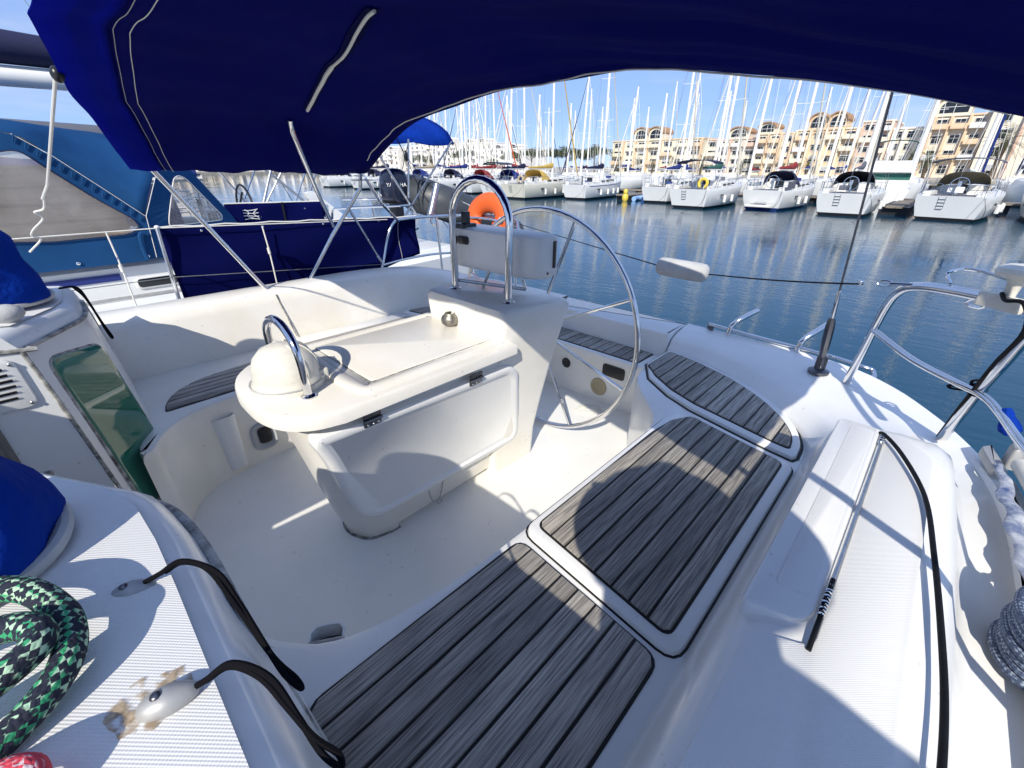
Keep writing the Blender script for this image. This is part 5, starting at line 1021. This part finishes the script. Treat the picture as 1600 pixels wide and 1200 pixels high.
yacht_far(37.2, 27.6, 10.4, 3.3, 14.2, 'white sloop seen side on with a dark blue boom cover next to the black pontoon', ROW, cover='cover_navy', hood=None, stripe='stripe_blue', seed=6, rot=R(6), ladder=False)
yacht_far(33.6, 32.4, 11.8, 3.8, 16.2, 'grey cream yacht with yellow sail cover beyond the steering wheel', ROW, hullm='hull_cream', cover='cover_yellow', hood='cover_yellow', bim=None, fore='cover_yellow', seed=7, stripe=None, buoy='cover_beige', rot=R(3))
yacht_far(35.2, 37.6, 10.6, 3.5, 14.0, 'white yacht with solar panels behind the pedestal guard in the near row', ROW, cover='cover_navy', hood='cover_blue', bim='glass_dark', seed=8, stripe=None, fore='sail_cream')
yacht_far(36.4, 43.2, 9.8, 3.2, 13.4, 'white yacht with an orange red headsail and pink covers above the lifebuoy', ROW, cover='cover_red', hood='cover_red', fore='orange', seed=9, stripe='stripe_blue')
yacht_far(36.0, 49.0, 11, 3.6, 14.6, 'white yacht moored just left of the one with the orange headsail', ROW, cover='cover_blue', hood='cover_navy', seed=10, stripe=None)
yacht_far(35.5, 55.2, 10.5, 3.4, 14.2, 'white yacht seen beneath the royal blue canopy of the neighbouring yacht', ROW, cover='cover_beige', hood='cover_blue', seed=11, stripe=None)
yacht_far(33, 63, 10.5, 3.4, 14.2, 'white yacht seen just left of the outboard motor', ROW, cover='cover_navy', hood='cover_navy', seed=12, stripe='stripe_blue')
yacht_far(33, 73, 10.5, 3.4, 14.2, 'white yacht far left, framed between the bimini poles', ROW, cover='cover_blue', hood='cover_navy', seed=13, stripe=None)
yacht_far(38.5, -4.4, 11, 3.6, 15, 'white yacht cut by the right edge with red gear on its rail', ROW, cover='sail_cream', hood='cover_beige', seed=14, stripe=None, buoy='red', fore='cover_blue')
# rows behind: seen mainly as masts
rr_ = random.Random(21); BACK = 'yachts on the pontoons behind'
protos = [yacht_far(0, 0, 10.2, 3.3, 13.6, 'distant white yacht on the pontoons behind, seen mostly as mast and rigging', BACK, full=False, cover='cover_blue', seed=31, stripe=None, fore='sail_cream'),
          yacht_far(0, 0, 11.4, 3.6, 15.4, 'distant white yacht on the pontoons behind, seen mostly as mast and rigging', BACK, full=False, cover='cover_navy', seed=32, stripe='stripe_blue', fore='cover_navy'),
          yacht_far(0, 0, 9.2, 3.0, 12.2, 'distant white yacht on the pontoons behind, seen mostly as mast and rigging', BACK, full=False, cover='sail_cream', seed=33, stripe=None, fore=None, spread=1),
          yacht_far(0, 0, 12.4, 3.9, 17.2, 'distant white yacht on the pontoons behind, seen mostly as mast and rigging', BACK, full=False, cover='cover_red', seed=34, stripe=None, fore='sail_cream')]
spots = []
for k in range(24): spots.append((64.5 + rr_.uniform(-1, 1), -4 + 3.9 * k + rr_.uniform(-.8, .8), math.pi))
for k in range(26): spots.append((80 + rr_.uniform(-1, 1), -4 + 4.6 * k + rr_.uniform(-1.5, 1.5), 0))
for k in range(9): spots.append((52 + 6 * k, 92 + rr_.uniform(-4, 9) + 8 * (k % 2), R(90) if k % 2 else R(-90)))
first = set()
for i, (x, y, a) in enumerate(spots):
    j = rr_.choice((0, 0, 1, 2, 3)) if i > 3 else i
    t = protos[j] if j not in first else copy_tree(protos[j])
    first.add(j); t.location = (x, y, WZ); t.rotation_euler = (rr_.uniform(-.008, .008), 0, a + rr_.uniform(-.04, .04)); s = rr_.uniform(.90, 1.08); t.scale = (s, s, s)
for x_, y_, lab, cv, hd in ((4.6, 10.8, 'white yacht two berths along, its stern seen behind the far blue cloth', 'cover_blue', 'cover_navy'), (4.9, 15.2, 'white yacht three berths along with a pale cover beyond the sprayhood', 'sail_cream', 'cover_blue'), (4.4, 19.6, 'white yacht four berths along behind the bimini poles', 'cover_navy', None), (4.8, 24.2, 'white yacht five berths along towards the far left quay', 'cover_beige', 'cover_navy')):
    yacht_far(x_, y_, 10.6, 3.6, 14.5, lab, 'yachts berthed alongside on the left', cover=cv, hood=hd, rot=math.pi, seed=int(y_), stripe=None, bim='cover_blue' if y_ < 11 or y_ > 24 else None)
# motor cruiser behind the second yacht from the right
mc = thing('motor_cruiser', (0, 0, 0), 'white motor cruiser with teal windscreen and flybridge behind the black sprayhood yacht', 'motor boat')
b = MB(); b.rings([[(x, sg * w_ * q, z) for sg, q, z in ((1, .6, -.3), (1, .85, .1), (1, 1, 1.25 + .05 * x), (-1, 1, 1.25 + .05 * x), (-1, .85, .1), (-1, .6, -.3))] for x, w_ in ((0, 1.7), (3, 1.85), (6, 1.7), (8.5, 1.0), (10, .08))]); b.build('hull', 'hull_white', mc)
b = MB(); b.rings([[(x0, sg * y, z) if 0 else (x, y * sg, z) for sg, y, x, z in ((1, 1.5, x0, z0), (1, 1.5, x1, z0), (-1, 1.5, x1, z0), (-1, 1.5, x0, z0))] for x0, x1, z0 in ((1.6, 7.6, 1.3), (1.7, 7.0, 1.9), (1.8, 6.0, 2.5))]); b.build('cabin', 'deck_white', mc)
b = MB(); b.box((2.4, 0, 2.18), (1.5, 3.06, .42)); b.build('windscreen', 'cover_green', mc)
b = MB(); b.slab(rounded([(1.2, 1.75), (5.4, 1.6), (5.4, -1.6), (1.2, -1.75)], .3), 2.5, 2.62, .05); b.rings([[(x, y, z) for x, y in ((x0, 1.35), (x1, 1.2), (x1, -1.2), (x0, -1.35))] for x0, x1, z in ((1.6, 4.8, 2.62), (1.9, 4.3, 3.2), (2.2, 3.9, 3.35))]); fbm = b.build('flybridge', 'hull_white', mc); fbm['kind'] = 'stuff'
b = MB(); b.rings([[(1.6 + 2.2 * i / 4, 1.3 * math.cos(a), 4.55 + .25 * math.sin(a)) for a in [math.pi * j / 8 for j in range(9)]] for i in range(5)], close=False); b.build('canopy', 'cover_green', mc)
for x_, y_ in ((1.7, 1.28), (1.7, -1.28), (3.7, 1.28), (3.7, -1.28)):
    b = MB(); b.tube([(x_, y_, 4.55), (2.6, y_, 3.1)], .025, 5); b.build('canopy_pole', 'steel', mc)
mc.location = (47.5, 4.9, WZ); mc.rotation_euler = (0, 0, R(6))
# pontoons with fingers, buoy and blue tender
def pontoon(x0, x1, y0, y1, label):
    t = thing('pontoon', ((x0 + x1) / 2, (y0 + y1) / 2, WZ), label, 'pontoon'); n = max(4, int(max(x1 - x0, y1 - y0) / 4))
    b = MB(); b.slab([(x0, y0), (x1, y0), (x1, y1), (x0, y1)], WZ + .42, WZ + .55, .01); b.build('deck', 'pontoon_wood', t)
    for k in range(n):
        s = (k + .5) / n; b = MB(); b.box((x0 + (x1 - x0) * (s if x1 - x0 > y1 - y0 else .5), y0 + (y1 - y0) * (.5 if x1 - x0 > y1 - y0 else s), WZ + .16), (1.6, 1.6, .62)); b.build('pontoon_tank', 'bottom_dark', t)
pontoon(48.6, 50.8, -12, 110, 'long timber pontoon behind the bows of the near row'); pontoon(91.5, 93.5, -6, 120, 'second timber pontoon near the quay')
pontoon(39.5, 49, 22.8, 24.2, 'dark floating finger pontoon beside the small yacht with blue cover'); pontoon(40.0, 49, 2.7, 3.6, 'finger pontoon between the two right hand yachts')
b = MB(); b.ball((39.2, 23.0, WZ + .28), (.30, .30, .42), 12, 8); b.ball((39.2, 23.0, WZ + .8), (.22, .22, .26), 12, 8); o = b.build('mooring_buoy', 'yellow'); tag(o, 'yellow buoy at the tip of the dark finger pontoon', 'buoy')
b = MB(); b.tube([(39.6, 22.3, WZ + .2), (40.6, 22.5, WZ + .22), (41.3, 22.0, WZ + .25), (40.7, 21.5, WZ + .22), (39.7, 21.4, WZ + .2)], .22, 10, smooth=5); o = b.build('inflatable_tender', 'cover_blue'); tag(o, 'light blue inflatable tender floating by the yellow buoy', 'dinghy'); o.data.materials[0] = mat('tender_blue', (.25, .42, .70), .5)

# ------------------------------------------------------------------ land and quays
def land(name, poly, z1, m, kind='structure'):
    b = MB(); b.slab(poly, WZ - .4, z1, .05); return tag(b.build(name, m, None, False), kind=kind)
land('quay', [(108, -400), (3000, -400), (3000, 3000), (-600, 3000), (-600, 232), (112, 225), (108, 200)], .35, 'quay_top')
land('quay_wall', [(107.4, -400), (108.05, -400), (108.05, 200), (107.4, 200)], .30, 'stone')
land('quay_wall', [(-600, 231.0), (112, 224.2), (112, 225.1), (-600, 232.1)], .30, 'stone')

# ------------------------------------------------------------------ buildings
WM = {}
def win_mesh(w, h):
    k = (round(w, 2), round(h, 2))
    if k not in WM:
        f = MB(); f.slab([(-w / 2, -h / 2), (w / 2, -h / 2), (w / 2, h / 2), (-w / 2, h / 2)], 0, .10, .0, lambda y, z, d: (-d, y, z), dish=(.07, .07, .01)); f = f.mesh('window', 'window_white', False)
        p = MB(); p.add([(-.036, -w / 2 + .08, -h / 2 + .08), (-.036, w / 2 - .08, -h / 2 + .08), (-.036, w / 2 - .08, h / 2 - .08), (-.036, -w / 2 + .08, h / 2 - .08)], [(0, 1, 2, 3)]); p = p.mesh('pane', 'glass_dark', False)
        s = MB(); s.box((-.07, 0, 0), (.05, .05, h - .1)); s.box((-.07, 0, h * .1), (.05, w - .1, .04)); s = s.mesh('mullion', 'window_white', False); WM[k] = (f, p, s)
    return WM[k]
def child(me, name, par, loc):
    o = bpy.data.objects.new(name, me); C.objects.link(o); o.parent = par; o.location = loc; return o
def building(x, y0, y1, h, m, label, floors=4, cols=5, dormers=(), seed=0, balc=True, trim='wall_yellow', tall=None, roofm='roof_tile', back=14, face=None, wfrac=.6, end=False):
    t = thing('apartment_building', (0, 0, 0), label, 'building'); rnd = random.Random(seed); W = y1 - y0; fh = h / floors
    b = MB(); b.slab([(0, 0), (back, 0), (back, W), (0, W)], -.2, h, 0); b.build('wall', m, t, False)
    b = MB(); b.box((back / 2, W / 2, h + .15), (back + .5, W + .3, .3)); b.build('cornice', trim, t)
    # piers and pilasters
    for k in range(cols + 1):
        if rnd.random() < .7: b = MB(); b.box((-.35, W * k / cols + (.25 if k == 0 else -.25 if k == cols else 0), h / 2), (.7, .42, h)); b.build('pier', trim, t, False)
    for fl in range(floors):
        for c in range(cols):
            cw = W / cols; yy = cw * (c + .5); zz = fh * (fl + .5) + .1; ww = cw * wfrac * rnd.choice((1, 1, .85)); wh_ = fh * .58
            f, p, s = win_mesh(ww, wh_); wo = child(f, 'window', t, (-.02, yy, zz)); child(p, 'pane', wo, (0, 0, 0)); child(s, 'mullion', wo, (0, 0, 0))
            q = rnd.random()
            if balc and fl > 0 and q < .62:
                bb = MB(); bb.box((-.62, yy, zz - wh_ / 2 - .12), (1.2, cw * .84, .14)); bb.box((-1.18, yy, zz - wh_ / 2 + .32), (.08, cw * .84, .78)); o = bb.build('balcony', trim if q < .3 else 'window_white' if q < .45 else m, t, False)
            elif q > .82:
                bb = MB(); bb.slab([(-.45, 0), (0, 0), (0, .1), (-.35, .1)], -cw * .3, cw * .3, 0, lambda a, z, d: (a - .1, yy + d, zz + wh_ / 2 - z * 2)); o = bb.build('awning', rnd.choice(('wall_orange', 'window_white', 'shutter_grey')), t, False)
            elif q > .70:
                bb = MB(); bb.box((-.11, yy, zz + wh_ * .15), (.06, ww * .9, wh_ * .6)); bb.build('shutter', 'shutter_grey', t, False)
    for dy, dw, dh in dormers:   # barrel-roofed dormers
        n = 14; ar = [(dy + dw / 2 * math.cos(math.pi * k / n), h + .3 + dh * .45 + dh * .55 * math.sin(math.pi * k / n)) for k in range(n + 1)]
        pr = [(dy + dw / 2, h)] + ar + [(dy - dw / 2, h)]
        b = MB(); b.slab(pr, 0, 6.0, 0, lambda y, z, d: (d - .3, y, z)); dm = b.build('dormer', m, t, False)
        b = MB(); oo = [(dy + (y - dy) * 1.13, z + .22) for y, z in ar]; b.rings([[(x_, y, z) for y, z in ar] + [(x_, y, z) for y, z in oo[::-1]] for x_ in (-.75, 5.8)]); b.build('dormer_roof', 'roof_tile' if roofm == 'roof_tile' else trim, dm)
        wi = [(dy + (y - dy) * .78, h + .3 + (z - h - .3) * .80) for y, z in [(dy + dw / 2, h + .6)] + ar + [(dy - dw / 2, h + .6)]]
        b = MB(); b.add([(-.345, y, z) for y, z in wi], [tuple(range(len(wi)))]); b.build('arched_window', 'glass_dark', dm, False)
        b = MB(); b.box((-.37, dy, h + .3 + dh * .38), (.05, .08, dh * .75)); b.box((-.372, dy, h + .3 + dh * .40), (.05, dw * .76, .08)); o = b.build('mullion', 'window_white', dm, False)
    if end:
        b = MB(); b.box((back / 2, W / 2, h + .9), (back * .7, W * .5, 1.6)); b.build('roof_block', m, t, False)
    t.location = (x, y0, .35)
    return t
building(130, 54.5, 82.5, 8.6, 'wall_yellow', 'yellow and orange apartment block with two arched dormers beside the tree line', 4, 7, ((14.0, 4.2, 3.0), (18.6, 4.2, 3.0)), 1, trim='wall_orange')
building(132, 41.5, 54.4, 8.2, 'wall_sand', 'pale apartment block with one arched dormer between two orange neighbours', 4, 4, ((5.0, 4.6, 2.4),), 2, trim='wall_pink')
building(130, 33.0, 41.4, 8.9, 'wall_yellow', 'narrow yellow apartment block with a single tiled barrel dormer', 4, 3, ((6.4, 3.8, 2.2),), 3, trim='wall_orange')
building(130, 20.6, 32.9, 9.3, 'wall_orange', 'orange apartment block with a pair of large arched dormers behind the backstay', 4, 4, ((4.6, 3.6, 3.0), (8.3, 3.6, 3.0)), 4, trim='wall_yellow')
building(130, 15.1, 20.5, 10.4, 'wall_pink', 'slim salmon pink apartment tower right of the large dormers', 5, 2, (), 5, trim='wall_cream', end=False)
building(131, 8.9, 15.0, 8.9, 'wall_sand', 'plain white apartment block between the pink tower and the gabled building', 4, 3, (), 6, trim='wall_white', balc=False)
building(126, 1.0, 8.8, 10.4, 'wall_cream', 'tall cream apartment block with a big rounded gable at right', 4, 3, ((5.4, 5.2, 3.0),), 7, trim='wall_orange')
building(124, -26, .9, 11.2, 'wall_sand', 'large cream end wall building at the right edge behind the palm', 4, 6, (), 8, trim='wall_pink', wfrac=.28, balc=False)
for k, (y0, y1, h, dx) in enumerate(((138, 160, 8.5, 0), (160.2, 182, 11.5, 3), (182.2, 205, 12.5, 0), (205.2, 232, 12.0, 5), (232.2, 262, 10.0, 0))):
    lab = ('low white apartment block at the right end of the white terrace', 'white stepped apartment block behind the round pine', 'tall white apartment block left of the round pine', 'white apartment block seen under the royal blue canopy', 'white apartment block at the left end of the white terrace')[k]
    t = building(150 + dx, y0, y1, h, 'wall_white', lab, 4, 6, ((6, 4, 1.6), (15, 4, 1.6)), 20 + k, trim='wall_white', roofm='white', balc=True, wfrac=.42)
for k in range(5):
    y_ = 262; t = building(0, 0, 26, 5.5 + (k % 2) * 2, 'wall_cream' if k % 2 else 'wall_white', ('low white house far left along the quay, first under the bimini edge', 'low cream house far left along the quay, second under the bimini edge', 'low white house in the middle of the far left quay', 'low cream house fourth along the far left quay', 'low white house at the right end of the far left quay')[k], 2, 6, (), 40 + k, trim='wall_white', balc=False, wfrac=.4)
    t.location = (20 + 28 * k, 250, .35); t.rotation_euler = (0, 0, R(90)); t.location.x += 26

# ------------------------------------------------------------------ trees
def leaf_cloud(b, c, r, n, rnd, size):
    for _ in range(n):
        while True:
            p = Vector((rnd.uniform(-1, 1), rnd.uniform(-1, 1), rnd.uniform(-1, 1)))
            if .25 < p.length < 1: break
        p = p * (0.75 + .25 * rnd.random()); q = Vector((p.x * r[0], p.y * r[1], p.z * r[2])) + Vector(c)
        a = Vector((rnd.gauss(0, 1), rnd.gauss(0, 1), rnd.gauss(0, 1))).normalized(); d = a.orthogonal().normalized(); e = a.cross(d); s = size * rnd.uniform(.6, 1.3)
        b.add([q - d * s, q + e * s * .5, q + d * s, q - e * s * .5], [(0, 1, 2, 3)])
def pine(seed, wide, high):
    rnd = random.Random(seed); t = thing('pine_tree', (0, 0, 0), 'x', 'tree')
    b = MB(); b.tube([(0, 0, -.1), (.1, .05, high * .3), (.0, .15, high * .6), (.1, 0, high * .85)], [.28, .24, .18, .08], 8, smooth=3)
    for k in range(7): a = k * .9; b.tube([(.05, .1, high * (.45 + .04 * k)), (wide * .35 * math.cos(a), wide * .35 * math.sin(a), high * (.72 + .03 * (k % 3)))], [.10, .04], 6)
    b.build('trunk', 'bark', t)
    b = MB()
    for k in range(15):
        a = k * 2.4; rr2 = wide * .5 * math.sqrt(k / 15); leaf_cloud(b, (rr2 * math.cos(a), rr2 * math.sin(a), high * (.83 - .22 * (rr2 / (wide * .5)) ** 2 + rnd.uniform(-.05, .08))), (wide * .19, wide * .19, high * .13), 190, rnd, .20)
    o = b.build('crown', 'leaf_pine', t, False); o['kind'] = 'stuff'; return t
pines = [pine(5, 9.5, 8.8), pine(9, 8.0, 7.8), pine(14, 11, 8.2)]
PL = [(125, 147, 'broad umbrella pine standing clear in front of the white apartments', 0), (128, 124, 'umbrella pine right of the broad one, behind the orange headsail', 1), (127, 113, 'dark pine behind the masts, third from the left', 2), (128, 105, 'dense pine in the middle of the tree line', 0), (127, 98, 'dense pine at the centre of the green belt', 2), (127, 91.5, 'dark pine second from the right end of the tree line', 1), (126, 86, 'dark pine at the right end of the tree line by the yellow block', 0), (127, 180, 'pine seen beneath the royal blue canopy', 1), (128, 134, 'small pine between the two umbrella pines', 1), (60, 243, 'dark low pine at far left under the bimini edge', 2)]
for i, (x, y, lab, j) in enumerate(PL):
    t = pines[i] if i < 3 and j == i else copy_tree(pines[j]) if i >= 3 else pines[j]
    t.location = (x, y, .35); t.rotation_euler = (0, 0, i * 1.3); t['label'] = lab; t['group'] = 'pines along the quay'; s = (1.0, .95, .98, .92, 1, .9, .95, .9, .62, .7)[i]; t.scale = (s, s, s)
def palm(seed, hgt):
    rnd = random.Random(seed); t = thing('palm_tree', (0, 0, 0), 'x', 'tree')
    b = MB(); b.tube([(0, 0, -.1), (.05, .05, hgt * .5), (0, .08, hgt), (0, .08, hgt + .3)], [.30, .25, .30, .2], 9, smooth=3); b.build('trunk', 'bark', t)
    b = MB()
    for k in range(34):
        a = k * 2.399; el = R(75 - 110 * (k / 34)); L = 2.5 * rnd.uniform(.85, 1.1); p = Vector((0, .08, hgt + .25)); d = Vector((math.cos(a) * math.cos(el), math.sin(a) * math.cos(el), math.sin(el))); sd = Vector((-math.sin(a), math.cos(a), 0)); pts = []
        for i in range(8): pts.append(p.copy()); p = p + d * L / 7; d = (d + Vector((0, 0, -.16))).normalized()
        for i in range(1, 8):
            q0, q1 = pts[i - 1], pts[i]; w_ = .42 * math.sin(math.pi * (i / 8.3)) + .06
            for sg in (-1, 1):
                for u in (0, .5): m0 = q0.lerp(q1, u); m1 = q0.lerp(q1, u + .22); tip = m0 + (q1 - q0) * .9 + sd * sg * w_ - Vector((0, 0, .12)); b.add([m0, m1, tip], [(0, 1, 2)])
    o = b.build('crown', 'leaf_palm', t, False); o['kind'] = 'stuff'; return t
palms = [palm(1, 3.4), palm(2, 2.4)]
PA = [(115, -2.2, 'tallest palm in front of the cream end wall at right', 1.5), (114, 6.6, 'palm between the motor cruiser canopy and the gabled building', 1.05), (115, 9.2, 'palm in front of the plain white block', .95), (115, 12.6, 'palm left of the motor cruiser flybridge', .9), (115, 18.5, 'palm below the pink tower', .7), (115, 25.5, 'palm below the pair of large dormers', .85), (115, 30.8, 'palm at the left foot of the large dormer block', .7), (115, 38.5, 'palm below the narrow yellow block', .85), (115, 44, 'palm below the single dormer block', .8), (115, 47.8, 'palm at the foot of the pale block', .9), (115, 55, 'palm at the right corner of the yellow block', .85), (115, 60.5, 'palm below the right arched dormer of the yellow block', .9), (115, 65, 'palm below the left arched dormer of the yellow block', .8), (115, 70.5, 'palm in front of the yellow block left half', .85), (115, 77, 'palm at the left corner of the yellow block', .85), (128, 172, 'tall palm in front of the white terrace left of the pines', 1.7), (128, 192, 'tall palm at the far left of the white terrace', 1.6)]
for i, (x, y, lab, s) in enumerate(PA):
    t = palms[i] if i < 2 else copy_tree(palms[i % 2]); t.location = (x, y, .35); t.rotation_euler = (0, 0, i * .8); t.scale = (s, s, s); t['label'] = lab; t['group'] = 'palms along the quay'
